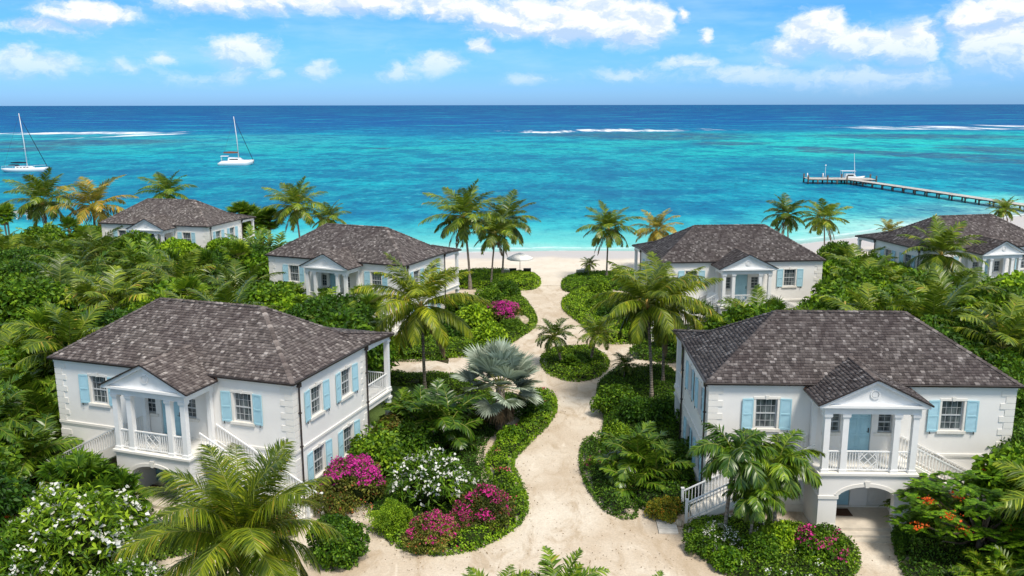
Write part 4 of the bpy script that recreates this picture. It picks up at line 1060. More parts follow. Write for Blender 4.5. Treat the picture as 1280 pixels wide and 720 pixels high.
def banana_proto(key, seed, n_=11, L=2.0, W_=.5, mat='leaf_lite', stems=3, H_=1.6, name='banana_plant'):
    rg = np.random.default_rng(seed); root = empty(name); fm = FM(); b = MB()
    for s_ in range(stems):
        ox, oy = rg.uniform(-.8, .8, 2); hh = H_*rg.uniform(.6, 1); b.tube([(ox, oy, -.3), (ox, oy, hh)], [.12, .08], 7)
        for i in range(n_):
            az = i*2.4+rg.uniform(-.2, .2); e0 = 1.3-1.1*i/n_; K = 9; P = [np.array([ox, oy, hh])]; l = L*rg.uniform(.7, 1.1)
            for k in range(K):
                th = e0-1.5*(k/K)**1.3; P.append(P[-1]+np.array([math.cos(az)*math.cos(th), math.sin(az)*math.cos(th), math.sin(th)])*l/K)
            P = np.array(P); sd = np.array([-math.sin(az), math.cos(az), 0]); prof = np.array([.04, .1, .5, .85, 1, 1, .9, .7, .4, .03])*W_*.5
            for sg in (-1, 1):
                for k in range(1, K):      # torn blade pieces between the side veins
                    if rg.uniform() < .12: continue
                    q = [P[k], P[k+1], P[k+1]+sd*sg*prof[k+1]+[0, 0, .10*prof[k]-.18*rg.uniform()*prof[k]], P[k]+sd*sg*prof[k]+[0, 0, .1*prof[k]]]
                    fm.add(q, q=[(0, 1, 2, 3)], m=0)
    obj('stems', b.mesh('stems', M['rachis'], True), root); obj('crown', fm.mesh('crown', [M[mat]]), root); PROTO[key] = [root, False]; return root
def spiky_proto(key, seed, n_=40, L=.8, w=.07, mat='leaf_grey', name='agave'):
    rg = np.random.default_rng(seed); root = empty(name); fm = FM()
    for i in range(n_):
        az = i*2.4; e0 = 1.4-1.3*i/n_; l = L*rg.uniform(.8, 1.1); d = lambda th: np.array([math.cos(az)*math.cos(th), math.sin(az)*math.cos(th), math.sin(th)])
        sd = np.array([-math.sin(az), math.cos(az), 0]); p0 = np.array([0, 0, .1]); p1 = p0+d(e0)*l*.5; p2 = p1+d(e0-.5)*l*.5
        fm.add([p0-sd*w*.4, p0+sd*w*.4, p1+sd*w*.5, p1-sd*w*.5, p2], q=[(0, 1, 2, 3)], t=[(3, 2, 4)])
    obj('leaves', fm.mesh('leaves', [M[mat]]), root); PROTO[key] = [root, False]
def umbrella_tree_proto(key, seed, R_=3.0, H_=3.4, mat='leaf_lite', flowers=True):
    """royal poinciana: flat spreading tiers of feathery compound leaves"""
    rg = np.random.default_rng(seed); root = empty('poinciana_tree'); fm = FM(); ff = fm; cl = []
    for i in range(120):
        a = rg.uniform(0, 6.3); r = R_*math.sqrt(rg.uniform(.01, 1)); z = H_*(1-.38*(r/R_)**2)+rg.uniform(-.75, .15)
        c = np.array([r*math.cos(a), r*math.sin(a), z]); cl.append(c)
        for k in range(7):
            az = rg.uniform(0, 6.3); el = rg.uniform(-.15, .4); L_ = rg.uniform(.38, .62); d = np.array([math.cos(az)*math.cos(el), math.sin(az)*math.cos(el), math.sin(el)])
            nl_ = 13; s = np.linspace(.15, 1, nl_)[:, None]; pos = c+d*L_*s-np.array([0, 0, .22])*L_*s**2; sd = nrm(np.cross(d, [0, 0, 1.0]))
            for sg in (-1, 1):
                l = .15*np.sin(s*PI*.8+.35)*rg.uniform(.8, 1.1, (nl_, 1)); dr = nrm(sd*sg+d*.35-np.array([0, 0, .15]))
                w_ = d*.026; V = np.stack([pos-w_, pos+w_, pos+dr*l*.6+w_*1.3, pos+dr*l, pos+dr*l*.6-w_*1.3], 1).reshape(-1, 3); j = np.arange(nl_)*5
                fm.add(V, q=np.stack([j, j+1, j+2, j+4], 1), t=np.stack([j+4, j+2, j+3], 1))
    b = branches(None, np.array(cl)-[0, 0, .15], H_*.35, rg, .13, count=26)
    obj('trunk', b.mesh('trunk', M['trunk'], True), root)
    if flowers:
        for c in [cl[i] for i in rg.permutation(len(cl))[:10]]:
            P = c+rg.normal(size=(34, 3))*[.16, .16, .06]+[0, 0, .14]; leaves(ff, P, nrm(rg.normal(size=(34, 3))+[0, 0, 1.5]), .12, .10, rg, 1, 0, 1.2)
    obj('crown', fm.mesh('crown', [M[mat], M['orange']]), root)
    PROTO[key] = [root, False]; return root

shrub_proto('shrub#mid1', 'leaf_mid', 1.5, 2.2, .25, .14, 52, 75, 1, cr=.34)
shrub_proto('shrub#mid2', 'leaf_mid', 1.5, 1.9, .20, .11, 60, 75, 2, cr=.30)
shrub_proto('shrub#dark', 'leaf_dark', 1.5, 2.3, .26, .12, 55, 70, 3, cr=.34)
shrub_proto('shrub#lite', 'leaf_lite', 1.5, 2.0, .30, .21, 48, 60, 4, cr=.34)
shrub_proto('shrub#olive', 'leaf_olive', 1.3, 1.7, .15, .08, 75, 75, 5)
shrub_proto('shrub#round', 'leaf_mid', 1.0, 1.7, .10, .075, 90, 110, 6, cr=.24, zmin=-.7)
shrub_proto('shrub#fine', 'leaf_lite', 1.0, 1.5, .09, .03, 80, 150, 7, cr=.22, zmin=-.6)
shrub_proto('croton_shrub#1', 'leaf_croton', 1.6, 2.2, .22, .11, 90, 60, 8)
shrub_proto('tree#broad', 'leaf_dark', 2.8, 2.6, .26, .13, 90, 85, 9, trunk=1.9, cr=.27, flat=.42)
shrub_proto('tree#lite', 'leaf_lite', 2.4, 2.6, .34, .22, 75, 65, 10, trunk=1.6, cr=.28, flat=.55)
shrub_proto('tree#mid', 'leaf_mid', 2.5, 3.0, .32, .17, 80, 70, 12, trunk=1.8, cr=.30, flat=.7)
shrub_proto('bougainvillea#mag', 'leaf_olive', 1.35, 1.9, .12, .07, 80, 90, 21, cr=.27, flowers=('purple', (30, 32), .085, .15))
shrub_proto('bougainvillea#pink', 'leaf_olive', 1.3, 1.5, .12, .07, 85, 90, 22, cr=.26, flowers=('magenta', (34, 24), .075, .05))
shrub_proto('bougainvillea#sparse', 'leaf_mid', 1.2, 1.6, .13, .08, 80, 80, 23, cr=.26, flowers=('magenta', (22, 14), .095, -.1))
shrub_proto('frangipani#1', 'leaf_mid', 1.7, 2.2, .26, .07, 70, 42, 24, cr=.23, zmin=-.25, flowers=('white_petal', (50, 5), .14, -.1))
shrub_proto('frangipani#2', 'leaf_mid', 2.3, 3.4, .30, .085, 110, 52, 25, cr=.22, zmin=-.3, trunk=.6, flowers=('white_petal', (46, 5), .16, -.2))
coconut_proto('coconut#tall1', 6.0, 31, 24, 3.9, 50, .95, .085, (-.5, .3), wind=(-.38, .05), rt=.12)
coconut_proto('coconut#tall2', 6.0, 32, 22, 3.7, 50, .95, .085, (.5, .2), wind=(-.26, .05), rt=.12)
coconut_proto('coconut#tall3', 5.8, 33, 24, 3.9, 50, .95, .085, (.25, -.3), wind=(-.12, .03), rt=.12)
coconut_proto('coconut#yellow', 4.8, 34, 22, 3.7, 46, .90, .075, (.1, .1), mat='leaf_palm_y', wind=(-.12, 0), dead=1)
coconut_proto('coconut#near', 6.0, 35, 30, 3.8, 130, 1.05, .036, (.1, -.2), wind=(-.14, 0), dead=0, e_lo=-.15, e_hi=1.5, bend=1.5, hang=.42, mat='leaf_palm_b')
coconut_proto('coconut#mid', 6.3, 36, 27, 4.5, 84, 1.05, .066, (.1, .1), wind=(-.12, 0), dead=1, e_lo=-.6, hang=.5, mat='leaf_palm_b')
coconut_proto('coconut#mid2', 7.4, 37, 27, 4.1, 84, 1.05, .07, (-.5, .2), wind=(-.08, 0), dead=1, e_lo=-.65, hang=.6, mat='leaf_palm_b')
coconut_proto('coconut#short', 3.0, 66, 18, 3.0, 44, .80, .070, (.2, .1), wind=(-.15, 0), nuts=False, dead=1, e_lo=-.2)
coconut_proto('date_palm#small', 2.0, 38, 26, 1.55, 34, .38, .040, (-.5, 0), mat='leaf_palm', wind=(0, 0), nuts=False, dead=0, rt=.09, e_lo=-.4, bend=1.5, hang=.25)
coconut_proto('xmas_palm#1', 3.6, 39, 20, 1.9, 52, .68, .078, (.25, 0), mat='leaf_palm_d', wind=(0, 0), nuts=False, dead=0, rt=.09, e_lo=.0, bend=2.2, hang=.55, plum=.5)
coconut_proto('xmas_palm#2', 3.1, 40, 20, 1.85, 52, .68, .078, (-.2, -.1), mat='leaf_palm_d', wind=(0, 0), nuts=False, dead=0, rt=.09, e_lo=.0, bend=2.2, hang=.6, plum=.5)
clump_palm_proto('areca#1', 9, 41, L=1.9, lf=.5, w=.065)
clump_palm_proto('areca#2', 7, 42, L=2.6, lf=.62, w=.08, hmax=2.4)
clump_palm_proto('areca#dark', 9, 43, L=1.6, lf=.5, w=.07, mat='leaf_palm_d', hmax=1.3, nl=24)
clump_palm_proto('feather#low', 2, 44, L=2.0, nl=36, lf=.50, w=.06, hmax=.5, per=14, spread=.15, name='feather_palm')
clump_palm_proto('feather#grey', 2, 45, L=3.0, nl=50, lf=.75, w=.07, hmax=1.6, per=14, spread=.2, mat='leaf_grey', name='feather_palm')
fan_palm_proto('fan#1', 3.6, 51); fan_palm_proto('fan#2', 2.4, 52, n_=22, mat='leaf_palm_d'); fan_palm_proto('fan#tall', 5.4, 53, R_=.95, n_=40, pet=1.0, w=.13, heads=2)
fan_palm_proto('fan#clump', 1.2, 54, n_=20, skirt=False, heads=5, mat='leaf_mid', R_=.55, w=.10, droop=.7, name='fan_palm')
fan_palm_proto('silver#1', 2.3, 55, n_=32, pet=1.35, R_=1.2, w=.17, mat='leaf_silver', rt=.24, skirt=True, name='silver_fan_palm', el_hi=1.4, el_lo=-.35, nseg=34, droop=.22, arc=2.0)
banana_proto('banana#1', 61); banana_proto('banana#2', 62, L=1.6, mat='leaf_mid', name='banana_plant')
spiky_proto('agave#1', 63); spiky_proto('agave#2', 64, 50, .6, .06, 'leaf_mid', 'spiky_plant')
umbrella_tree_proto('poinciana#1', 65)

def topat(px, py, h):
    """ground point under a plant whose top, h metres up, is seen at a pixel"""
    p = G(px, py, h)
    for _ in range(4): p = G(px, py, h+terr_s(p.x, p.y))
    return p.x, p.y

# ------------------------------------------------------------------ hedges: one leafy mass per bed
def hedge(name, px_poly, h, mat, label, cat='hedge', dens=150, leaf=(.13, .08), lump=.22, ledge=.55, seed=1, flowers=None, tips=True, world=False, jitter=.12):
    poly = np.array([(p[0], p[1]) for p in (px_poly if world else [GT(*q) for q in px_poly])])
    # soften the outline
    dp = []
    for i in range(len(poly)):
        a, b_ = poly[i], poly[(i+1) % len(poly)]
        for t in (0, .25, .5, .75): dp.append(a+(b_-a)*t)
    poly = np.array(dp)
    for _ in range(2): poly = (np.roll(poly, 1, 0)+2*poly+np.roll(poly, -1, 0))/4
    A_, B_ = poly, np.roll(poly, -1, 0); rg = np.random.default_rng(seed)
    def inside(P):
        c = np.zeros(len(P), bool)
        for a, b_ in zip(A_, B_):
            k = (a[1] > P[:, 1]) != (b_[1] > P[:, 1]); xi = (b_[0]-a[0])*(P[:, 1]-a[1])/(b_[1]-a[1]+1e-12)+a[0]; c ^= k & (P[:, 0] < xi)
        return c
    def dist(P):
        d_ = np.full(len(P), 1e9)
        for a, b_ in zip(A_, B_):
            ab = b_-a; t = np.clip(((P-a)@ab)/(ab@ab+1e-12), 0, 1); d_ = np.minimum(d_, np.linalg.norm(P-(a+t[:, None]*ab), axis=1))
        return d_
    ph = rg.uniform(0, 6.3, 8)
    def bumpf(P):
        x, y = P[:, 0], P[:, 1]
        return (np.sin(x*2.1+ph[0])*np.cos(y*1.8+ph[1])+.6*np.sin(x*4.3+ph[2]+y)*np.sin(y*3.9+ph[3])+.5*np.sin(x*.9+ph[4])*np.cos(y*.8+ph[5]))/2
    def height(P): 
        d_ = dist(P); e = np.sqrt(np.clip(1-(1-np.clip(d_/ledge, 0, 1))**2, 0, 1)); return h*e*(1+lump*bumpf(P))
    lo, hi = poly.min(0), poly.max(0); area = (hi-lo).prod(); N_ = int(area*dens)
    P = rg.uniform(lo, hi, (N_, 2)); P = P[inside(P)]
    H_ = height(P); e = .04; gx_ = (height(P+[e, 0])-height(P-[e, 0]))/(2*e); gy_ = (height(P+[0, e])-height(P-[0, e]))/(2*e)
    keep = np.ones(len(P), bool)
    Nn = nrm(np.stack([-gx_, -gy_, np.ones(len(P))], 1)); Z = np.array([terr_s(a, b_) for a, b_ in P])
    fm = FM(); P3 = np.column_stack([P, Z+H_*rg.uniform(.86, 1.03, len(P))])
    leaves(fm, P3-Nn*leaf[0]*.5, nrm(Nn+rg.normal(size=P3.shape)*.35), leaf[0], leaf[1], rg, 0, .2)
    # skirt
    per = 0; S_ = []
    for a, b_ in zip(A_, B_):
        L_ = np.linalg.norm(b_-a); k = max(1, int(L_*h*dens*.9)); t = rg.uniform(0, 1, (k, 1)); zz = rg.uniform(0, h*.55, k); nn_ = np.array([(b_-a)[1], -(b_-a)[0]])/(L_+1e-9)
        q = a+(b_-a)*t; inn = (a+b_)/2+nn_*.05
        if inside(inn[None])[0]: nn_ = -nn_
        wig = rg.uniform(-jitter, jitter*.6, (k, 1)); q = q+nn_*wig
        S_.append((np.column_stack([q, np.array([terr_s(*r) for r in q])+zz]), np.repeat(np.append(nn_, .35)[None], k, 0)))
    SP = np.concatenate([a for a, _ in S_]); SN = nrm(np.concatenate([b_ for _, b_ in S_])); leaves(fm, SP, nrm(SN+rg.normal(size=SP.shape)*.3), leaf[0], leaf[1], rg, 0, .3)
    # dark filler core under the leaves, blocks the view through
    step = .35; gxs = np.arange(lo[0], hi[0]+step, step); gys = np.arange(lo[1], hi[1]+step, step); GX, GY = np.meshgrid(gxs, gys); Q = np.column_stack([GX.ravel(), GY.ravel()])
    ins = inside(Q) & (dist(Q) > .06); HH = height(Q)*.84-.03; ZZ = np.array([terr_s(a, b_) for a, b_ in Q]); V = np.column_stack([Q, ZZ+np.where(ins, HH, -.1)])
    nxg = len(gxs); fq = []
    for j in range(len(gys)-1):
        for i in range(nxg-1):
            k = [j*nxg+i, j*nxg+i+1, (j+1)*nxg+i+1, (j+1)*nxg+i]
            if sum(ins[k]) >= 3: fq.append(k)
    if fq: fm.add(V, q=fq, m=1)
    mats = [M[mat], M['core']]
    if flowers:
        fmat, n_f, fs, zone = flowers; ff = fm; mats.append(M[fmat]); k = rg.permutation(len(P3))[:n_f*6]; Q3 = P3[k]
        if zone is not None: Q3 = Q3[np.array([zone(q) for q in Q3], bool)] if len(Q3) else Q3
        Q3 = Q3[:n_f]; q = 9; QQ = np.repeat(Q3, q, 0)+rg.normal(size=(len(Q3)*q, 3))*[fs*1.1, fs*1.1, fs*.5]+[0, 0, .06]
        if len(QQ): leaves(ff, QQ, nrm(rg.normal(size=QQ.shape)+[0, 0, 1.2]), fs, fs*.85, rg, 2, 0, 1.2)
    return tag(obj(name, fm.mesh(name, mats)), label, cat)
HB = [  # name, outline, height, material, label, density, lump
 ('hedge', [(690,492),(696,515),(682,535),(658,558),(640,576),(640,590),(655,618),(658,642),(646,660),(620,676),(590,690),(550,696),(512,692),(487,680),(480,666),(520,676),(560,676),(600,664),(628,642),(630,622),(612,600),(606,578),(622,556),(650,535),(664,512),(660,494)], .72, 'leaf_lite', 'low hedge edging the left flower island in an S curve along the path'),
 ('hedge', [(747,488),(760,474),(800,468),(850,468),(852,560),(866,598),(866,640),(842,646),(800,640),(778,612),(760,600),(752,560),(758,525),(748,505)], .95, 'leaf_mid', 'broad leafy hedge between the path and the lower right villa'),
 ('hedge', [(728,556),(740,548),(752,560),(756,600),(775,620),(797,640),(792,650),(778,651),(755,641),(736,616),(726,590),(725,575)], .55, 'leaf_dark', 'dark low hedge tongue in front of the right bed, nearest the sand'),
 ('hedge', [(676,456),(684,468),(700,475),(720,479),(745,474),(760,462),(758,448),(742,438),(715,436),(690,438),(678,446)], .50, 'leaf_mid', 'small round planted island in the middle of the sand path'),
 ('hedge', [(703,376),(704,388),(716,398),(730,408),(738,420),(760,432),(800,430),(835,425),(850,410),(830,392),(780,378),(745,366),(724,367)], .75, 'leaf_lite', 'bright green hedge on the right side of the path beyond the island'),
 ('hedge', [(703,352),(703,364),(720,368),(745,362),(790,366),(860,372),(900,356),(880,348),(760,344),(725,346)], .75, 'leaf_lite', 'hedge beside the beach entrance, right of the path'),
 ('hedge', [(786,438),(792,450),(840,456),(852,452),(850,436),(810,432)], .55, 'leaf_mid', 'short hedge behind the two tall palms, by the right villa'),
 ('hedge', [(556,346),(560,362),(600,362),(640,364),(668,363),(676,356),(672,348),(640,344),(600,342)], .85, 'leaf_lite', 'hedge beside the beach entrance, left of the path'),
 ('hedge', [(655,375),(662,385),(668,394),(671,404),(664,414),(650,422),(636,432),(600,446),(560,448),(500,446),(480,442),(500,400),(560,380),(600,372),(640,370)], .62, 'leaf_mid', 'wide planted bed behind the silver palm, left of the path'),
 ('hedge', [(482,468),(520,472),(575,472),(600,480),(620,498),(600,508),(560,492),(520,484),(484,482)], .60, 'leaf_mid', 'hedge between the side path and the little lawn'),
 ('hedge', [(478,438),(490,452),(520,452),(556,450),(580,442),(560,430),(510,425)], .75, 'leaf_mid', 'hedge beyond the side path, behind the nearest tall palm'),
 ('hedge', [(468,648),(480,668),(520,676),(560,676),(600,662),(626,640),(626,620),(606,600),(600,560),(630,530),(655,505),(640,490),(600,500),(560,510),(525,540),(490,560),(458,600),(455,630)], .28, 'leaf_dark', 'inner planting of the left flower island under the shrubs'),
 ('hedge', [(852,668),(868,690),(905,722),(960,745),(1030,745),(1068,722),(1073,700),(1058,678),(1020,668),(980,660),(900,655),(868,655)], .60, 'leaf_mid', 'rounded hedge in front of the lower right villa, left of its steps'),
 ('hedge', [(1118,680),(1122,700),(1135,735),(1200,800),(1330,800),(1330,650),(1200,640),(1130,650)], .75, 'leaf_dark', 'dark hedge right of the lower right villa steps'),
 ('hedge', [(100,650),(160,660),(230,668),(300,650),(345,640),(370,640),(372,655),(330,680),(250,690),(190,700),(120,760),(60,760)], .7, 'leaf_mid', 'shrub bed in front of the lower left villa, under the big palm'),
]
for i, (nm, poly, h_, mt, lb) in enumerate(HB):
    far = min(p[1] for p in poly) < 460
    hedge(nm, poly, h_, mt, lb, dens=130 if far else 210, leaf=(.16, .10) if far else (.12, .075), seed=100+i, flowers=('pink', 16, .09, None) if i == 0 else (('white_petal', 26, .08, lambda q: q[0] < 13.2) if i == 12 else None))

# ------------------------------------------------------------------ single plants around the path
def P_(px, py): p = GT(px, py); return p.x, p.y
def plant(key, px, py, s, label, cat, group=None, name=None, **k):
    x, y = P_(px, py); return put(key, x, y, s, label, cat, group, name, **k)
plant('shrub#round', 420, 700, 1.22, 'clipped round green bush beside the path, right of the big nearest palm', 'bush', name='round_bush')
plant('bougainvillea#mag', 440, 628, 1.15, 'purple flowering bougainvillea against the side wall of the lower left villa', 'bougainvillea')
plant('shrub#olive', 415, 640, .8, 'dark bush under the purple bougainvillea by the villa side stairs', 'shrub')
plant('shrub#fine', 489, 664, 1.0, 'fine leaved bright green bush just right of the purple bougainvillea', 'shrub')
plant('frangipani#1', 540, 632, 1.15, 'white flowered frangipani on the flower island near the villa wall', 'frangipani')
plant('bougainvillea#pink', 540, 682, .92, 'pink red bougainvillea at the front tip of the flower island', 'bougainvillea')
plant('bougainvillea#pink', 604, 655, 1.05, 'pink red bougainvillea on the right rim of the flower island', 'bougainvillea')
plant('bougainvillea#pink', 575, 664, .62, 'small reddish bougainvillea between two pink ones on the flower island', 'bougainvillea')
plant('shrub#mid1', 470, 590, .95, 'green bush by the rear side window of the lower left villa', 'shrub')
plant('shrub#olive', 492, 556, .95, 'olive toned bush beside the rear gallery post of the lower left villa', 'shrub')
plant('shrub#mid2', 520, 566, .9, 'green shrub behind the white frangipani', 'shrub')
plant('areca#dark', 548, 556, 1.45, 'dark glossy palm clump between the silver palm and the left villa', 'palm')
plant('areca#dark', 512, 548, 1.1, 'smaller dark palm clump nearest the little lawn', 'palm')
plant('silver#1', 625, 538, 1.18, 'large silver blue fan palm beside the sand path', 'fan palm')
plant('shrub#dark', 662, 522, .68, 'low dark shrub right of the silver fan palm trunk', 'shrub')
plant('shrub#olive', 590, 532, .8, 'yellowish bush left of the silver fan palm trunk', 'shrub')
plant('shrub#lite', 640, 556, .5, 'small bright shrub in front of the silver fan palm', 'shrub')
plant('coconut#mid', 531, 500, 1.0, 'tall coconut palm between the left villas, green coconuts under its crown', 'coconut palm')
plant('coconut#mid2', 814, 512, .92, 'taller of the two coconut palms beside the lower right villa', 'coconut palm')
plant('coconut#mid', 828, 492, .95, 'coconut palm with yellowing fronds, right of its close neighbour', 'coconut palm', rz=1.9)
plant('date_palm#small', 702, 458, 1.2, 'small leaning palm on the left of the round island', 'palm', rz=0.2)
plant('date_palm#small', 737, 456, 1.25, 'small fuller palm on the right of the round island', 'palm', rz=2.6)
plant('fan#clump', 712, 462, .55, 'little fan palm between the two small palms of the round island', 'fan palm')
plant('shrub#dark', 728, 458, .42, 'dark leafy shrub at the heart of the round island', 'shrub')
plant('date_palm#small', 778, 486, .8, 'thin young palm with greyish leaves beside the right path branch', 'palm', rz=4.2)
plant('areca#dark', 797, 612, 1.25, 'dark broad leaved palm clump in the right bed by the sand', 'palm')
plant('shrub#mid1', 770, 560, .6, 'green shrub at the path edge of the right bed', 'shrub')
plant('bougainvillea#sparse', 742, 588, .45, 'small red tinged shrub at the edge of the right bed', 'shrub')
plant('shrub#mid2', 770, 520, .95, 'rounded shrub at the upper corner of the right bed', 'shrub')
plant('shrub#mid1', 835, 540, .85, 'tall green shrub between the right palms and the villa wall', 'shrub')
plant('shrub#dark', 800, 540, .9, 'dark shrub under the two tall right palms', 'shrub')
plant('shrub#mid2', 835, 600, .85, 'climbing green shrub against the left wall of the lower right villa', 'shrub')
plant('shrub#dark', 862, 585, .7, 'dark creeper bush under the left windows of the lower right villa', 'shrub')
plant('croton_shrub#1', 826, 648, .42, 'small yellow croton at the front of the right bed', 'croton')
plant('croton_shrub#1', 838, 640, .34, 'smaller orange yellow croton nearest the villa stairs', 'croton')
plant('xmas_palm#1', 903, 684, 1.12, 'left of the twin short palms before the lower right villa', 'palm', rz=0)
plant('xmas_palm#2', 966, 680, 1.15, 'right of the twin short palms before the lower right villa', 'palm', rz=.5)
plant('xmas_palm#2', 934, 696, .85, 'shortest palm, below the twin palms before the right villa', 'palm', rz=2.5)
plant('frangipani#1', 895, 690, .55, 'low white flowering shrub under the twin short palms', 'shrub')
plant('bougainvillea#sparse', 1024, 704, .95, 'pink flowered bougainvillea beside the arched entrance', 'bougainvillea')
plant('shrub#mid2', 882, 692, .55, 'leafy bush at the left foot of the twin short palms', 'shrub')
plant('shrub#mid1', 948, 704, .55, 'leafy bush under the right one of the twin short palms', 'shrub')
plant('shrub#lite', 910, 712, .42, 'bright low bush at the front of the right villa hedge', 'shrub')
plant('shrub#lite', 975, 690, .55, 'bright leafy bush between the twin palms and the pink bougainvillea', 'shrub')
plant('areca#1', 1150, 668, .8, 'yellow green palm clump right of the arched entrance', 'palm')
plant('areca#1', 1172, 648, .75, 'palm clump against the right stair of the lower right villa', 'palm')
plant('shrub#dark', 1132, 690, .42, 'small dark bush at the right edge of the entrance path', 'shrub')
x_, y_ = topat(1232, 600, 3.6); put('poinciana#1', x_, y_, 1.05, 'spreading feathery tree with orange flowers at the lower right', 'tree', rz=0)
x_, y_ = topat(1270, 640, 3.0); put('poinciana#1', x_+1.5, y_-.5, .8, 'feathery tree with orange flowers at the extreme lower right edge', 'tree', rz=2.0)
x_, y_ = topat(1200, 705, 1.2); put('agave#1', x_, y_, 1.3, 'spiky grey green plant at the bottom right edge', 'agave')
x_, y_ = topat(1160, 700, 1.2); put('agave#1', x_, y_, 1.0, 'spiky grey green plant left of a larger one, bottom right', 'agave')
x_, y_ = topat(1250, 710, 1.4); put('areca#1', x_, y_, .8, 'low palm clump in the bottom right corner', 'palm')
# bottom edge tops
x_, y_ = topat(622, 706, 2.2); put('feather#low', x_, y_, 1.05, 'top of a small feather palm rising from the bottom edge, left of centre', 'palm')
x_, y_ = topat(700, 694, 2.3); put('feather#low', x_, y_, 1.15, 'top of a small feather palm at bottom centre behind white flowers', 'palm')
x_, y_ = topat(697, 712, 2.0); put('frangipani#1', x_, y_-.3, .62, 'white flowered bush rising from the bottom edge at centre', 'frangipani')
x_, y_ = topat(812, 710, 1.7); put('feather#low', x_, y_, .7, 'smallest feather palm tip at the bottom edge, right of centre', 'palm')
# bottom left
x_, y_ = topat(293, 662, 6.0); put('coconut#near', x_+.1, y_, .96, 'nearest coconut palm with sweeping fronds, in front of the lower left villa', 'coconut palm', rz=0)
x_, y_ = topat(90, 612, 4.6); put('frangipani#2', x_, y_, 1.2, 'large white flowered frangipani at the bottom left', 'frangipani')
x_, y_ = topat(20, 640, 4.2); put('frangipani#2', x_, y_, 1.0, 'second white flowered frangipani, touching the left picture edge', 'frangipani')
x_, y_ = topat(140, 690, 3.6); put('frangipani#2', x_, y_, .8, 'lowest white flowered frangipani, beside the nearest coconut palm', 'frangipani')
x_, y_ = topat(95, 560, 3.4); put('fan#clump', x_, y_, 1.5, 'bushy fan palm clump left of the lower left villa entrance', 'fan palm')
x_, y_ = topat(125, 580, 2.8); put('fan#clump', x_, y_, 1.3, 'fan palm clump nearest the left pillar of the villa entrance', 'fan palm')
x_, y_ = topat(12, 590, 3.4); put('poinciana#1', x_, y_, .6, 'orange flowered tree at the left edge above the white frangipani', 'tree')
x_, y_ = P_(205, 680); put('shrub#olive', x_, y_, .55, 'olive bush below the arch of the lower left villa', 'shrub')
x_, y_ = P_(250, 675); put('areca#1', x_, y_, .5, 'short palm clump before the lower left villa arch', 'palm')
x_, y_ = P_(340, 672); put('shrub#olive', x_, y_, .8, 'bush at the foot of the lower left villa right stair', 'shrub')
x_, y_ = P_(165, 672); put('shrub#mid2', x_, y_, .55, 'leafy bush at the left pillar of the lower left villa', 'shrub')
# bed beyond the island
for (key, px, py, s, lb) in [('shrub#mid1',612,388,.95,'rounded shrub left of the pink bougainvillea beyond the silver palm'),('shrub#mid2',628,374,1.0,'shrub above the pink bougainvillea beyond the silver palm'),
    ('shrub#lite',596,412,1.0,'bright shrub below left of the far pink bougainvillea'),('shrub#mid1',576,400,1.0,'shrub beside the gallery of the middle left villa'),('shrub#dark',560,425,.9,'dark shrub right of the tall coconut palm trunk'),
    ('shrub#lite',612,430,.8,'bright low shrub nearest the path behind the silver palm'),('shrub#mid2',640,418,.7,'low shrub at the path edge below the far bougainvillea'),
    ('shrub#dark',770,404,.95,'dark shrub on the right side behind the round island'),('shrub#mid1',795,418,1.05,'big shrub behind the two tall right palms'),('shrub#mid2',748,392,.85,'shrub at the path edge across from the far bougainvillea'),
    ('shrub#mid1',748,372,.8,'shrub near the beach entrance, right side'),('shrub#mid1',822,410,1.1,'tall shrub between the two right villas by the palms'),('shrub#dark',840,440,1.0,'dark shrub at the rear gallery of the lower right villa')]:
    plant(key, px, py, s, lb, 'shrub')
plant('bougainvillea#mag', 628, 410, 1.25, 'pink purple bougainvillea beyond the silver palm, left of the path', 'bougainvillea')
# beach palms
def palm_at(key, bpx, bpy, tpx, tpy, label, rz, H0, group=None):
    H0 = {'coconut#tall1': 6.0, 'coconut#tall2': 6.0, 'coconut#tall3': 5.8, 'coconut#yellow': 4.8}[key]
    x, y = P_(bpx, bpy); base = terr_s(x, y); t = at_y(tpx, tpy, y); s = (t.z-base)/H0
    return put(key, x, y, s, label, 'coconut palm', group, rz=rz)
palm_at('coconut#tall1', 588, 362, 588, 272, 'left of the three tall beach palms beside the hedge', 0, 8.6)
palm_at('coconut#tall2', 614, 361, 618, 292, 'middle and nearest of the three tall beach palms', 0, 8.0)
palm_at('coconut#tall3', 628, 350, 631, 277, 'right and rearmost of the three tall beach palms', 1, 7.4)
palm_at('coconut#tall3', 758, 352, 757, 287, 'tall beach palm right of the beach entrance', 2, 7.4)
palm_at('coconut#yellow', 818, 338, 818, 288, 'yellow leaved palm behind the roof of the middle right villa', 0, 6.5)
palm_at('coconut#tall2', 985, 330, 985, 270, 'dark palm behind the middle right villa, left of a pair', 3, 8.0)
palm_at('coconut#tall3', 1030, 328, 1036, 275, 'palm right of a pair between the two right side villas', 4, 7.4)
palm_at('coconut#yellow', 1110, 318, 1110, 290, 'short palm showing above the left roof slope of the right edge villa', 1, 6.5)
palm_at('coconut#tall3', 1252, 300, 1250, 264, 'palm in front of the pier landing, behind the right edge villa', 5, 7.4)
palm_at('coconut#tall1', 1165, 405, 1162, 318, 'coconut palm in front of the right edge villa', 2, 8.6)
palm_at('coconut#tall1', 378, 330, 372, 258, 'wind bent palm behind the middle left villa', 0, 8.6)
palm_at('coconut#tall2', 408, 325, 408, 272, 'palm just right of the wind bent one, above the roof', 0, 8.0)
palm_at('coconut#tall1', 66, 330, 72, 250, 'wind bent dark palm at the upper left', 0, 8.6)
palm_at('coconut#yellow', 122, 330, 112, 256, 'yellowing palm left of the farthest villa', 0, 6.5)
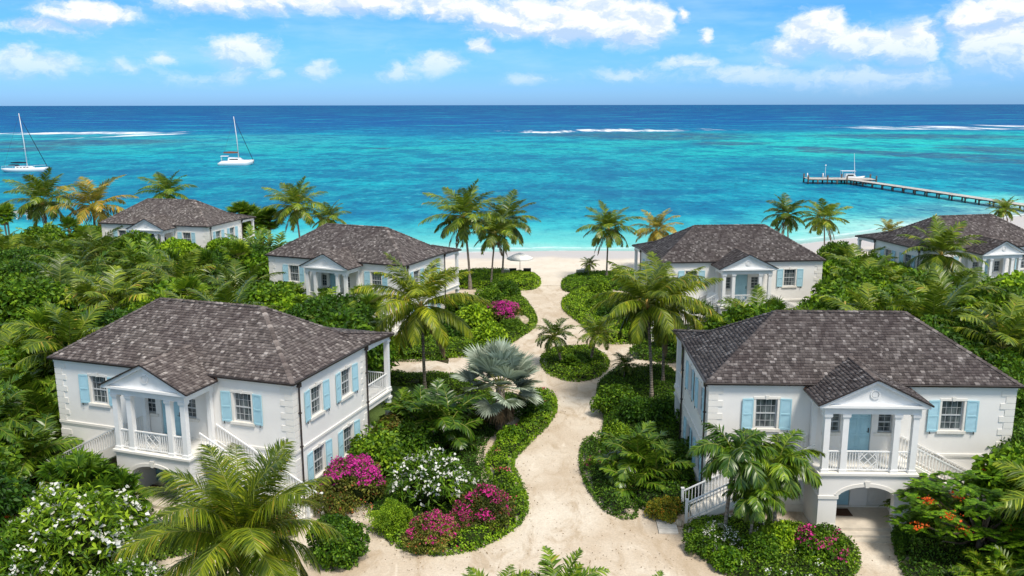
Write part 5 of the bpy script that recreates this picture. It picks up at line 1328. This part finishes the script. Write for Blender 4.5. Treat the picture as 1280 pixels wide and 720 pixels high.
palm_at('coconut#tall2', 207, 300, 207, 240, 'palm crown rising behind the roof of the farthest villa', 0, 8.0)
palm_at('coconut#tall3', 735, 352, 735, 330, 'short young palm by the white loungers at the beach entrance', 0, 7.4)
# other named plants of the two thickets: (species, px, py of the top, height, scale, label)
TH = [('fan#tall',310,256,6.8,1.4,'tall fan palm right of the farthest villa, left of its twin','fan palm'),('fan#tall',330,264,6.4,1.3,'tall fan palm right of its twin near the farthest villa','fan palm'),
 ('fan#tall',292,276,5.8,1.1,'shorter fan palm beside the farthest villa right wall','fan palm'),('fan#1',195,286,5.6,1.35,'fan palm standing before the farthest villa','fan palm'),('banana#1',78,300,3.6,1.3,'yellow green banana clump at the upper left','banana plant'),
 ('banana#1',60,330,3.4,1.2,'lower banana clump at the upper left','banana plant'),('feather#grey',12,322,4.2,1.3,'grey green drooping palm at the left edge','palm'),('tree#broad',150,291,5.2,1.25,'dark flat topped tree in front of the farthest villa','tree'),
 ('tree#broad',105,330,4.6,1.1,'dark spreading tree left of the fan palm','tree'),('tree#lite',95,368,4.4,1.1,'bright green tree above the left end of the lower left roof','tree'),('tree#lite',45,390,4.4,1.15,'bright green tree left of the lower left villa roof','tree'),
 ('tree#mid',130,350,4.6,1.0,'mid green tree behind the lower left villa roof corner','tree'),('tree#lite',30,425,4.6,1.0,'light green tree at the left edge beside the villa','tree'),('areca#2',270,340,4.2,1.3,'palm clump behind the ridge of the lower left villa','palm'),
 ('areca#2',232,340,4.2,1.25,'palm clump behind the lower left roof, left of another','palm'),('feather#low',330,352,3.0,1.6,'feathery palm above the right end of the lower left ridge','palm'),('feather#grey',238,288,4.8,1.1,'greyish feather palm right of the standing fan palm','palm'),
 ('areca#dark',20,455,4.2,1.5,'palm clump at the left edge with yellow fronds','palm'),('areca#dark',48,484,3.6,1.3,'palm clump beside the left corner of the lower left villa','palm'),('areca#dark',15,525,3.4,1.4,'dark palm clump below the yellow fronded one at left edge','palm'),
 ('fan#2',405,366,3.6,1.25,'fan palm before the left porch of the middle left villa','fan palm'),('fan#1',452,360,4.4,1.2,'fan palm left of the tall coconut palm','fan palm'),('tree#mid',355,352,4.2,.8,'leafy tree hiding the left foot of the middle left villa','tree'),
 ('shrub#mid1',378,366,2.8,1.15,'shrub before the middle left villa, left of the fan palm','shrub'),('shrub#dark',430,378,2.6,1.1,'dark shrub between the two fan palms before the villa','shrub'),('fan#2',425,372,3.2,1.0,'smaller fan palm between two others before the villa','fan palm'),
 ('areca#2',930,366,3.4,1.1,'leafy palm clump before the porch of the middle right villa','palm'),('shrub#lite',955,372,2.8,1.2,'bright broad leaved bush before the middle right villa','shrub'),('shrub#mid1',905,376,2.6,1.1,'broad bush left of the porch of the middle right villa','shrub'),
 ('feather#low',878,376,2.8,1.3,'feather palm behind the left roof end of the lower right villa','palm'),('tree#lite',275,294,5.2,.8,'fresh green tree hiding the right foot of the farthest villa','tree'),('tree#mid',180,279,5.8,.8,'leafy tree hiding the porch of the farthest villa','tree'),('tree#lite',215,283,5.6,.7,'bright leafy tree before the right front window of the farthest villa','tree'),('coconut#short',150,284,5.4,1.1,'young coconut palm before the left end of the farthest villa','coconut palm'),('coconut#short',40,300,5.6,1.2,'young coconut palm under the wind bent palm at upper left','coconut palm'),('coconut#short',1140,372,4.2,1.0,'young coconut palm between the crotons and the nearest right roof','coconut palm'),('tree#mid',1048,304,5.2,.8,'tree touching the right corner of the middle right villa','tree'),('areca#2',1062,330,4.6,1.4,'dense palm clump right of the middle right villa','palm'),
 ('areca#2',1085,322,4.4,1.2,'palm clump left of the right edge villa gallery','palm'),('areca#1',1040,350,3.6,1.3,'lower palm clump against the middle right villa wall','palm'),('croton_shrub#1',1100,346,3.4,1.5,'large orange and yellow croton bush between the right villas','croton'),
 ('croton_shrub#1',1125,358,3.0,1.2,'yellow croton right of the large orange one','croton'),('fan#2',1130,338,4.2,1.4,'fan palm behind the croton bushes','fan palm'),('shrub#lite',1160,392,2.8,1.3,'fresh green bush above the right ridge end of the nearest right roof','shrub'),
 ('feather#grey',1215,350,4.8,1.45,'large grey green feather palm right of the crotons','palm'),('feather#grey',1200,376,4.2,1.2,'lower grey green feather palm above the nearest right roof','palm'),('areca#2',1225,352,4.0,1.2,'palm clump before the porch of the right edge villa','palm'),
 ('areca#1',1255,362,3.8,1.3,'palm clump at the right edge below the porch','palm'),('shrub#lite',1235,415,3.0,1.3,'bright bush on the right slope beside the nearest right roof','shrub'),('areca#2',1265,410,4.2,1.2,'palm clump at the right edge above the roof corner','palm'),
 ('tree#mid',1250,440,4.4,.75,'tree beside the right roof corner of the lower right villa','tree'),('tree#broad',1285,470,4.8,.9,'dark tree at the right edge beside the lower right villa','tree'),('tree#broad',1292,530,4.2,.8,'dark tree right of the lower right villa wall','tree'),
 ('shrub#dark',1272,560,3.0,1.1,'dark shrub at the foot of the right villa corner','shrub'),('fan#tall',8,256,6.0,.9,'fan palm beside the white pergola at the left edge','fan palm')]
PH = {'coconut#short':4.4,'areca#dark':2.4,'fan#tall':6.3,'fan#1':4.3,'fan#2':3.0,'banana#1':2.9,'feather#grey':3.2,'tree#broad':4.6,'tree#lite':4.3,'tree#mid':4.9,'areca#2':3.6,'areca#1':2.8,'feather#low':1.8,'shrub#mid1':2.3,'shrub#dark':2.4,'shrub#lite':2.1,'croton_shrub#1':2.3,'shrub#mid2':2.0}
TH_SET = []
for (key, px, py, h_, s, lb, ct_) in TH:
    x, y = topat(px, py, h_); sc = s; szz = h_/PH[key]
    TH_SET.append((x, y)); put(key, x, y, sc, lb, ct_, sz=szz)
for xx, yy, k_, s_, h_, lb in ((-47.5, 92.5, 'tree#mid', .85, 5.0, 'leafy tree against the left front corner of the farthest villa'), (-43.2, 90.5, 'tree#broad', .85, 5.8, 'dark tree directly before the porch of the farthest villa'),
        (-38.6, 89.5, 'tree#mid', 1.0, 6.3, 'leafy tree right of the dark tree before the farthest villa porch'), (-34.2, 89.0, 'tree#lite', 1.05, 6.0, 'bright tree before the right front corner of the farthest villa')):
    TH_SET.append((xx, yy)); put(k_, xx, yy, s_, lb, 'tree', sz=h_/PH[k_])
# the rest of the thickets
FILL = [('left', [(-60,290),(128,284),(200,300),(290,300),(335,312),(335,372),(230,372),(120,392),(50,420),(10,470),(-15,500),(-60,520)], 95, 'thicket left of the villas'),
        ('midleft', [(335,352),(360,366),(470,372),(470,392),(440,412),(395,390),(340,374)], 12, 'thicket between the two nearest left villas'),
        ('behind', [(285,288),(335,290),(340,322),(285,318)], 11, 'thicket beside the middle left villa'),
        ('right', [(1032,318),(1060,304),(1095,318),(1180,344),(1250,342),(1340,340),(1340,470),(1300,480),(1240,440),(1180,408),(1130,384),(1032,376)], 80, 'thicket between the right villas'),
        ('midright', [(868,384),(960,378),(1000,384),(1000,386),(868,392)], 7, 'thicket before the middle right villa'),
        ('right', [(1340,360),(1480,370),(1520,640),(1300,700),(1300,560),(1340,470)], 26, 'thicket right of the lower right villa'),
        ('left', [(-60,300),(-220,330),(-240,640),(-60,640)], 26, 'thicket beyond the left edge'),
        ('far', [(-60,262),(60,262),(125,278),(125,296),(-60,300)], 20, 'thicket at the upper left shore')]
KIN = [('shrub#mid1', 2.3, 'shrub', 'mid green shrub growing in the %s'), ('shrub#dark', 2.4, 'shrub', 'dark green shrub growing in the %s'), ('tree#mid', 4.9, 'tree', 'leafy mid green tree in the %s'),
       ('shrub#lite', 2.1, 'shrub', 'light green shrub growing in the %s'), ('areca#2', 3.6, 'palm', 'clumping feather palm in the %s'), ('tree#broad', 4.6, 'tree', 'dark flat topped tree in the %s'), ('tree#lite', 4.3, 'tree', 'fresh green tree in the %s'),
       ('areca#1', 2.8, 'palm', 'small clumping palm in the %s'), ('banana#2', 2.6, 'banana plant', 'broad leaved banana plant in the %s'), ('fan#1', 4.3, 'fan palm', 'fan palm with trunk in the %s'), ('fan#2', 3.0, 'fan palm', 'dark fan palm in the %s'),
       ('coconut#short', 4.4, 'coconut palm', 'young coconut palm in the %s'), ('coconut#short', 4.4, 'coconut palm', 'young coconut palm in the %s'), ('areca#2', 3.6, 'palm', 'clumping feather palm in the %s'), ('shrub#mid2', 2.0, 'shrub', 'rounded green shrub in the %s')]
def pin(poly, x, y):
    c = False
    for i in range(len(poly)):
        (x0, y0), (x1, y1) = poly[i], poly[(i+1) % len(poly)]
        if (y0 > y) != (y1 > y) and x < (x1-x0)*(y-y0)/(y1-y0)+x0: c = not c
    return c
PATHW = [tuple(GT(*p)[:2]) for p in path_poly]
rf = random.Random(5); used = list(TH_SET)
for zn, poly, cnt, desc in FILL:
    n_ = 0; tries = 0
    while n_ < cnt and tries < 4000:
        tries += 1
        px = rf.uniform(min(p[0] for p in poly), max(p[0] for p in poly)); py = rf.uniform(min(p[1] for p in poly), max(p[1] for p in poly))
        if not pin(poly, px, py): continue
        key, ph_, ct_, lb = KIN[rf.randrange(len(KIN))]; h_ = min(6.4 if py < 400 else 4.6, ph_*rf.uniform(1.0, 1.4)+(.7 if ct_ in ('palm', 'fan palm', 'coconut palm') else 0)*(1.8 if py < 330 else 1))
        x, y = topat(px, py, h_)
        if in_house(x, y, 1.2) or pin(PATHW, x, y) or y > shore(x)-14: continue
        dmin = min([(x-a)**2+(y-b_)**2 for a, b_ in used] or [99])
        if dmin < 1.5**2: continue
        used.append((x, y)); n_ += 1; s = min(1.35, h_/ph_)*rf.uniform(.9, 1.1)
        put(key, x, y, s, lb % desc, ct_, ct_+'s of the '+desc, sz=h_/ph_)
# leftover prototypes that were never placed
for k_, p in list(PROTO.items()):
    if not p[1]:
        for ch in list(p[0].children): bpy.data.objects.remove(ch)
        bpy.data.objects.remove(p[0])


# ------------------------------------------------------------------ boats, pier and small things
def sweep_hull(b, secs, m=0):
    """closed hull from cross sections (x, half width, deck z, keel z)"""
    n_ = 7; base = len(b.v)
    for (x, hw, zd, zk) in secs:
        for k in range(n_):
            t = -1+2*k/(n_-1); b.v.append((x, hw*math.copysign(abs(t)**.8, t), zk+(zd-zk)*abs(t)**1.9))
    for i in range(len(secs)-1):
        for k in range(n_-1): b.f.append((base+i*n_+k, base+(i+1)*n_+k, base+(i+1)*n_+k+1, base+i*n_+k+1)); b.m.append(m)
        b.f.append((base+i*n_, base+i*n_+n_-1, base+(i+1)*n_+n_-1, base+(i+1)*n_)); b.m.append(m)
    b.f.append(tuple(base+k for k in range(n_))); b.m.append(m); b.f.append(tuple(base+(len(secs)-1)*n_+k for k in range(n_))); b.m.append(m)
def rig(root, mx, z0, Hm, bow, stern, boomc, boomz):
    b = MB(); b.tube([(mx, 0, z0), (mx-.25, 0, z0+Hm*.5), (mx-.8, 0, z0+Hm)], [.16, .14, .09], 8)
    for t in (.35, .65): b.bar((mx-.8*t, -1.0, z0+Hm*t), (mx-.8*t, 1.0, z0+Hm*t), .08, .05)
    b.build('mast', M['alu'], root, True)
    b = MB(); top = (mx-.8, 0, z0+Hm*.97)
    for e in (stern, (mx+.1, 1.6, z0-.3), (mx+.1, -1.6, z0-.3)): b.bar(top, e, .035, .035)
    b.build('stays', M['gutter'], root)
    b = MB(); b.tube([bow, (bow[0]*.3+top[0]*.7, 0, bow[2]*.3+top[2]*.7), top], [.09, .09, .04], 6); b.build('furled_jib', M['navy'], root, True)
    b = MB(); b.tube([(mx-.2, 0, boomz), (mx-2.5, 0, boomz+.05), (mx-4.9, 0, boomz)], [.22, .30, .16], 8); b.build('sail_cover', M[boomc], root, True)
def sailboat(x, y, rz):
    root = empty('sailboat', (x, y, SEA_Z), rz)
    b = MB(); sweep_hull(b, [(-6.8, 1.5, 1.25, .15), (-5, 1.9, 1.2, -.4), (-1, 2.1, 1.2, -.6), (3, 1.6, 1.3, -.5), (5.6, .7, 1.45, -.2), (6.9, .05, 1.55, .9)]); b.build('hull', M['gel'], root, True)
    b = MB(); b.box(-6.7, 6.0, -.02, .02, .30, .34); b.prism([(-2.8, 1.2), (2.4, 1.3), (1.6, 1.72), (-2.6, 1.85)], 'y', -1.1, 1.1); b.build('cabin', M['gel'], root)
    b = MB()
    for s in (-1, 1):
        for i in range(4): b.box(-2.2+i*1.0, -1.6+i*1.0, s*1.101, s*1.12, 1.42, 1.62)
    b.build('cabin_window', M['dark_glass'], root)
    b = MB(); b.prism([(-4.6, 2.1), (-2.6, 2.1), (-2.2, 1.9), (-2.6, 2.3), (-4.5, 2.35)], 'y', -1.2, 1.2); b.build('spray_hood', M['navy'], root)
    b = MB(); pts = [(-6.6, 1.3, 1.25), (-3, 1.9, 1.2), (2, 1.7, 1.3), (6.6, .1, 1.5)]
    for s in (-1, 1):
        for i in range(len(pts)-1): a, c = pts[i], pts[i+1]; b.bar((a[0], s*a[1], a[2]+.65), (c[0], s*c[1], c[2]+.65), .035, .035); b.bar((a[0], s*a[1], a[2]), (a[0], s*a[1], a[2]+.65), .04, .04)
    b.bar((-6.6, -1.3, 1.9), (-6.6, 1.3, 1.9), .04, .04); b.build('guard_rail', M['alu'], root)
    rig(root, .6, 1.5, 16.6, (6.7, 0, 1.6), (-6.6, 0, 1.6), 'navy', 2.9)
    return root
def catamaran(x, y, rz):
    root = empty('catamaran', (x, y, SEA_Z), rz)
    for s in (-1, 1):
        b = MB(); sweep_hull(b, [(-5.8, .7, .8, .1), (-4.8, .8, 1.35, -.4), (0, .85, 1.45, -.5), (3.6, .6, 1.5, -.4), (5.7, .06, 1.6, .5)])
        b.v = [(a, c+s*2.5, d_) for a, c, d_ in b.v]; b.build('hull', M['gel'], root, True)
    b = MB(); b.box(-4.4, 2.2, -2.5, 2.5, .75, 1.42); b.prism([(-2.6, 1.42), (2.6, 1.42), (1.3, 2.35), (-2.4, 2.55)], 'y', -2.1, 2.1); b.box(-4.9, -2.4, -1.9, 1.9, 3.0, 3.1)
    for s in (-1, 1): b.box(-4.7, -4.6, s*1.7, s*1.8, 1.4, 3.0)
    b.build('cabin', M['gel'], root)
    b = MB()
    for s in (-1, 1): b.box(-2.0, .8, s*2.101, s*2.12, 1.8, 2.15)
    b.box(2.0, 2.1, -1.7, 1.7, 1.9, 2.1); b.build('cabin_window', M['dark_glass'], root)
    b = MB(); b.box(2.2, 5.2, -1.9, 1.9, 1.35, 1.40); b.build('trampoline', M['frame_grey'], root)
    rig(root, .9, 2.3, 14.0, (5.6, 0, 1.6), (-4.6, 0, 1.5), 'brown_canvas', 4.2)
    return root
p = G(33, 213, SEA_Z); o_ = sailboat(p.x, p.y, .06); o_.scale = (.98,)*3; tag(o_, 'white single hulled sailboat with navy sail cover, anchored at the far left', 'sailboat')
p = G(296, 205, SEA_Z); o_ = catamaran(p.x, p.y, .22); tag(o_, 'white catamaran with rust brown sail cover, anchored left of centre', 'catamaran')
# pier
def pier():
    a = G(1062, 225, -.45); c = G(1310, 262, -.45); d_ = (c-a); L = d_.length; d_.normalize(); s_ = Vector((-d_.y, d_.x, 0))
    root = empty('pier', (a.x, a.y, SEA_Z)); O = Vector((a.x, a.y, 0)); dz = -SEA_Z
    def T(u, v, z): q = d_*u+s_*v; return (q.x, q.y, z+dz)
    b = MB(); k = int(L/.28)
    for i in range(k):
        u = L*i/k; z = -.45+rnd.uniform(-.01, .01); w = 1.35+rnd.uniform(-.06, .06)
        b.add([T(u, -w, z-.06), T(u+.25, -w, z-.06), T(u+.25, w, z-.06), T(u, w, z-.06), T(u, -w, z), T(u+.25, -w, z), T(u+.25, w, z), T(u, w, z)], [(0, 3, 2, 1), (4, 5, 6, 7), (0, 1, 5, 4), (1, 2, 6, 5), (2, 3, 7, 6), (3, 0, 4, 7)])
    b.build('deck', M['wood_grey'], root)
    b = MB()
    for v in (-1.1, 1.1): b.bar(T(0, v, -.62), T(L, v, -.62), .16, .22)
    b.build('beam', M['pile'], root)
    n_ = int(L/3.9)
    for i in range(n_+1):
        u = L*i/n_
        for v in (-1.25, 1.25):
            q = T(u, v, 0); b = MB(); b.tube([(q[0], q[1], -.5), (q[0], q[1], dz-.5+(.0 if i % 3 else .0))], [.19, .17], 8); b.build('pile', M['pile'], root, True)
        b = MB(); b.bar(T(u, -1.5, -.76), T(u, 1.5, -.76), .2, .2); b.build('cross_beam', M['pile'], root)
    h0 = G(1008, 224, -.45)-O; h1 = G(1092, 225, -.45)-O; h0.z = h1.z = 0; hd = (h1-h0); HL_ = hd.length; hd.normalize(); hs = Vector((-hd.y, hd.x, 0))
    def T2(u, v, z): q = h0+hd*u+hs*v; return (q.x, q.y, z+dz)
    b = MB(); k = int(HL_/.28)
    for i in range(k):
        u = HL_*i/k; w = 3.0+rnd.uniform(-.06, .06); z = -.444+rnd.uniform(-.01, .01)
        b.add([T2(u, -w, z-.06), T2(u+.25, -w, z-.06), T2(u+.25, w, z-.06), T2(u, w, z-.06), T2(u, -w, z), T2(u+.25, -w, z), T2(u+.25, w, z), T2(u, w, z)], [(0, 3, 2, 1), (4, 5, 6, 7), (0, 1, 5, 4), (1, 2, 6, 5), (2, 3, 7, 6), (3, 0, 4, 7)])
    b.build('pier_head', M['wood_grey'], root)
    for i in range(8):
        u = HL_*i/7
        for v in (-2.9, 2.9):
            q = T2(u, v, 0); top = dz+(.55 if (i in (0, 2, 4, 7)) else -.5); b = MB(); b.tube([(q[0], q[1], -.5), (q[0], q[1], top)], [.22, .20], 8); b.build('pile', M['pile'], root, True)
    b = MB(); b.bar(T2(0, -2.8, -.62), T2(HL_, -2.8, -.62), .16, .24); b.bar(T2(0, 2.8, -.62), T2(HL_, 2.8, -.62), .16, .24); b.build('beam', M['pile'], root)
    for u in (.3, 4.2): 
        b = MB(); q = T2(u, 0, 0); b.tube([(q[0], q[1], dz-.44), (q[0], q[1], dz+.9)], [.14, .12], 8); b.build('bollard', M['paint'], root, True)
    tag(root, 'long weathered wooden pier on piles running out over the turquoise water', 'pier')
    return O, T2, HL_, dz
pO, pT2, pHL, pdz = pier()
def motorboat():
    q = pT2(pHL*.74, 6.2, 0); root = empty('motorboat', (pO.x+q[0], pO.y+q[1], SEA_Z), -.05)
    b = MB(); sweep_hull(b, [(-3.4, 1.1, 1.0, .1), (-1, 1.25, 1.0, -.3), (1.6, 1.1, 1.15, -.3), (3.2, .5, 1.4, .1), (3.9, .05, 1.5, .9)]); b.build('hull', M['gel'], root, True)
    b = MB(); b.prism([(-1.4, 1.0), (1.6, 1.1), (.9, 2.1), (-1.3, 2.1)], 'y', -.9, .9); b.box(-2.4, 1.2, -1.0, 1.0, 2.75, 2.85)
    for sx_ in (-2.2, .9):
        for s in (-1, 1): b.box(sx_-.04, sx_+.04, s*.85, s*.92, 1.0, 2.75)
    b.build('cabin', M['gel'], root)
    b = MB(); b.box(-.9, .7, -.91, -.902, 1.5, 1.9); b.build('cabin_window', M['dark_glass'], root)
    b = MB(); b.tube([(1.3, 0, 1.2), (1.0, 0, 4.2), (.7, 0, 7.4)], [.08, .07, .04], 6); b.build('mast', M['alu'], root)
    tag(root, 'white motorboat with canopy and thin mast moored behind the pier head', 'motorboat')
motorboat()
def gull_light():
    q = pT2(2.4, 0, 0); root = empty('pier_lamp', (pO.x+q[0]+2.4, pO.y+q[1], -.44))
    b = MB(); b.tube([(0, 0, 0), (0, 0, 3.2)], [.06, .05], 6); b.build('pole', M['alu'], root)
    b = MB(); b.tube([(0, 0, 3.2), (0, 0, 3.3), (0, 0, 3.55)], [.08, .2, .05], 8); b.build('lamp_head', M['paint'], root)
    tag(root, 'thin white lamp pole on the seaward left end of the pier', 'lamp')
gull_light()
# beach furniture
def parasol(x, y, label, r=1.5):
    z = terr_s(x, y)+.04; root = empty('beach_parasol', (x, y, z)); b = MB(); b.tube([(0, 0, 0), (0, 0, 2.75)], [.035, .03], 8); b.box(-.25, .25, -.25, .25, 0, .08); b.build('pole', M['frame_grey'], root)
    b = MB(); k = 8; top = len(b.v); b.v.append((0, 0, 2.85))
    for ring, (rr, zz) in enumerate(((r*.5, 2.62), (r, 2.25), (r, 2.08))):
        for i in range(k): a = 2*PI*i/k; b.v.append((rr*math.cos(a), rr*math.sin(a), zz))
    for i in range(k):
        j = (i+1) % k; b.f.append((0, 1+i, 1+j)); b.m.append(0)
        for rg_ in range(2): b.f.append((1+rg_*k+i, 1+(rg_+1)*k+i, 1+(rg_+1)*k+j, 1+rg_*k+j)); b.m.append(0)
    b.build('canopy', M['canvas'], root)
    b = MB()
    for i in range(k): a = 2*PI*i/k; b.bar((0, 0, 2.2), (r*.6*math.cos(a), r*.6*math.sin(a), 2.48), .02, .02)
    b.build('ribs', M['frame_grey'], root); tag(root, label, 'parasol')
p = GT(650, 347); parasol(p.x, p.y, 'white beach parasol standing between two dark loungers on the sand')
def lounger(x, y, rz, label, cushion='cushion', group=None):
    z = terr_s(x, y)+.05; root = empty('sun_lounger', (x, y, z), rz)
    b = MB(); b.bar((-.32, 0, .30), (-.32, 1.9, .30), .06, .07); b.bar((.32, 0, .30), (.32, 1.9, .30), .06, .07)
    for i in range(9): b.bar((-.32, .12+i*.2, .33), (.32, .12+i*.2, .33), .1, .02)
    b.build('frame', M['canvas'], root)
    for (lx, ly) in ((-.3, .1), (.3, .1), (-.3, 1.8), (.3, 1.8)): b = MB(); b.box(lx-.03, lx+.03, ly-.03, ly+.03, 0, .27); b.build('leg', M['canvas'], root)
    b = MB(); b.box(-.31, .31, .65, 1.9, .345, .43); b.build('cushion', M[cushion], root)
    b = MB(); b.prism([(.64, .36), (.10, .86), (.03, .80), (.57, .30)], 'x', -.32, .32); b.build('backrest', M[cushion], root); tag(root, label, 'sun lounger', group)
for px, py, lb, cu in ((641, 348.5, 'dark cushioned lounger left of the white beach parasol', 'cushion'), (659, 348.5, 'dark cushioned lounger right of the white beach parasol', 'cushion'),
                       (632, 349.5, 'pale lounger partly behind a palm trunk by the parasol', 'canvas'), (725, 350, 'white lounger left of the young palm at the beach entrance', 'canvas'), (731, 349, 'white lounger nearest the young palm at the beach entrance', 'canvas')):
    p = GT(px, py); lounger(p.x, p.y, rnd.uniform(-.1, .1), lb, cu); bpy.context.view_layer.update()
    for o_ in C.objects:
        if o_.name.startswith('sun_lounger') and (o_.location-Vector((p.x, p.y, o_.location.z))).length < .01: o_.scale = (1.35,)*3
p = GT(650, 349.2); root = empty('side_table', (p.x, p.y, terr_s(p.x, p.y)+.05)); b = MB(); b.tube([(0, 0, 0), (0, 0, .5)], [.05, .05], 8); b.build('leg', M['canvas'], root); b = MB(); b.tube([(0, 0, .5), (0, 0, .54)], [.35, .35], 16); b.build('table_top', M['canvas'], root); tag(root, 'small round white table under the beach parasol', 'table')
# stone slab by the stair, boulder, dishes
p = GT(833, 661); b = MB()
b.box(-.42, .42, -.62, -.22, .0, .10); b.box(-.42, .42, -.20, .20, .0, .105); b.box(-.42, .42, .22, .62, 0, .10); o_ = b.build('stepping_slab', M['slab']); o_.location = (p.x, p.y, .0); o_.rotation_euler = (0, 0, -.06); tag(o_, 'pale paved slab in the sand by the lower right villa stair foot', 'paving slab')
def rock(px, py, s, label, group=None):
    p = GT(px, py); b = MB(); rg = np.random.default_rng(int(px)); nn = 9; mm = 6
    for j in range(mm+1):
        ph = -PI/2+PI*j/mm
        for i in range(nn):
            a = 2*PI*i/nn; k = 1+rg.uniform(-.16, .16); b.v.append((k*math.cos(ph)*math.cos(a), k*.8*math.cos(ph)*math.sin(a), .9*k*math.sin(ph)))
    for j in range(mm):
        for i in range(nn): b.f.append((j*nn+i, j*nn+(i+1) % nn, (j+1)*nn+(i+1) % nn, (j+1)*nn+i)); b.m.append(0)
    o_ = b.build('boulder', M['rock']); o_.scale = (s,)*3; o_.location = (p.x, p.y, terr_s(p.x, p.y)+s*.45); tag(o_, label, 'boulder', group)
rock(649, 410, .85, 'tan boulder beside the far pink purple bougainvillea')
rock(848, 658, .22, 'small grey stone beside the paved slab')
def dish(px, py, h, label):
    x, y = topat(px, py, h); z = terr_s(x, y); root = empty('satellite_dish', (x, y, z)); b = MB(); b.tube([(0, 0, 0), (0, 0, h-.2)], [.05, .04], 8); b.build('mast', M['alu'], root)
    b = MB(); k = 16; R_ = .5
    for j, (rr, dd) in enumerate(((.02, 0), (.25, .04), (.5, .14))):
        for i in range(k): a = 2*PI*i/k; v = Vector((rr*math.cos(a), -dd-.08, rr*math.sin(a))); v.rotate(Matrix.Rotation(-.6, 3, 'X')); b.v.append((v.x, v.y, v.z+h))
    for j in range(2):
        for i in range(k): b.f.append((j*k+i, j*k+(i+1) % k, (j+1)*k+(i+1) % k, (j+1)*k+i)); b.m.append(0)
    b.build('reflector', M['gel'], root, True)
    b = MB(); b.bar((0, -.1, h-.35), (0, -.55, h+.1), .03, .03); b.box(-.05, .05, -.62, -.5, h+.06, h+.16); b.build('feed_arm', M['frame_grey'], root); tag(root, label, 'satellite dish')
dish(1250, 344, 3.6, 'white round dish above the palms before the right edge villa')
dish(890, 374, 3.4, 'white round dish behind the left roof slope of the lower right villa')
# white pergola at the left edge
x, y = topat(30, 262, 3.2); root = empty('pergola', (x, y, terr_s(x, y)), -.3); b = MB()
for px_ in (-2.4, 0, 2.4):
    for py_ in (-1.6, 1.6):
        c_ = MB(); c_.box(px_-.13, px_+.13, py_-.13, py_+.13, -.3, 2.9); c_.build('post', M['paint'], root)
for py_ in (-1.6, 1.6): b.box(-2.8, 2.8, py_-.08, py_+.08, 2.9, 3.1)
b.build('beam', M['paint'], root); b = MB()
for i in range(15): b.box(-2.7+i*.38, -2.58+i*.38, -2.0, 2.0, 3.1, 3.22)
b.build('rafters', M['wood_grey'], root); tag(root, 'white pergola with grey rafters at the left edge above the trees', 'pergola')
# covered outdoor sofa below the gallery of the lower left villa
h_ = HOUSES[0]; ca, sa = math.cos(math.radians(h_[3])), math.sin(math.radians(h_[3])); u, v = 5.6, 8.6
root = empty('outdoor_sofa', (h_[1]+ca*u-sa*v, h_[2]+sa*u+ca*v, .285), math.radians(h_[3])+PI/2); b = MB(); b.box(-.8, .8, -.4, .4, .12, .38)
for sx_ in (-.75, .75):
    for sy_ in (-.35, .35): b.box(sx_-.04, sx_+.04, sy_-.04, sy_+.04, 0, .12)
b.build('frame', M['thatch'], root); b = MB(); b.box(-.72, .72, -.38, .25, .385, .52); b.build('seat', M['canvas'], root); b = MB(); b.prism([(.2, .52), (.42, .52), (.46, .98), (.34, 1.0)], 'x', -.76, .76); b.build('backrest', M['canvas'], root)
tag(root, 'woven sofa with white cushions under the rear gallery of the lower left villa', 'sofa')
# fallen leaves and twigs on the sand along the beds
rg = np.random.default_rng(77); fm = FM(); pts = []
for nm, poly, *_ in HB:
    q = [GT(*a) for a in poly]
    for i in range(len(q)):
        a, b_ = q[i], q[(i+1) % len(q)]; L_ = (b_-a).length
        for k in range(int(L_*9)):
            t = rg.uniform(); pts.append((a.x+(b_.x-a.x)*t+rg.normal()*.32, a.y+(b_.y-a.y)*t+rg.normal()*.32))
for k in range(900):
    a = G(rg.uniform(420, 860), rg.uniform(480, 716)); pts.append((a.x, a.y))
P = np.array([(a, b_, terr_s(a, b_)+.045) for a, b_ in pts]); leaves(fm, P, nrm(np.random.default_rng(1).normal(size=P.shape)*.3+[0, 0, 1]), .075, .04, rg, 0, .0, 2.5)
tag(obj('leaf_litter', fm.mesh('leaf_litter', [M['thatch']])), 'brown fallen leaves scattered over the sand beside the hedges', 'leaf litter', kind='stuff')
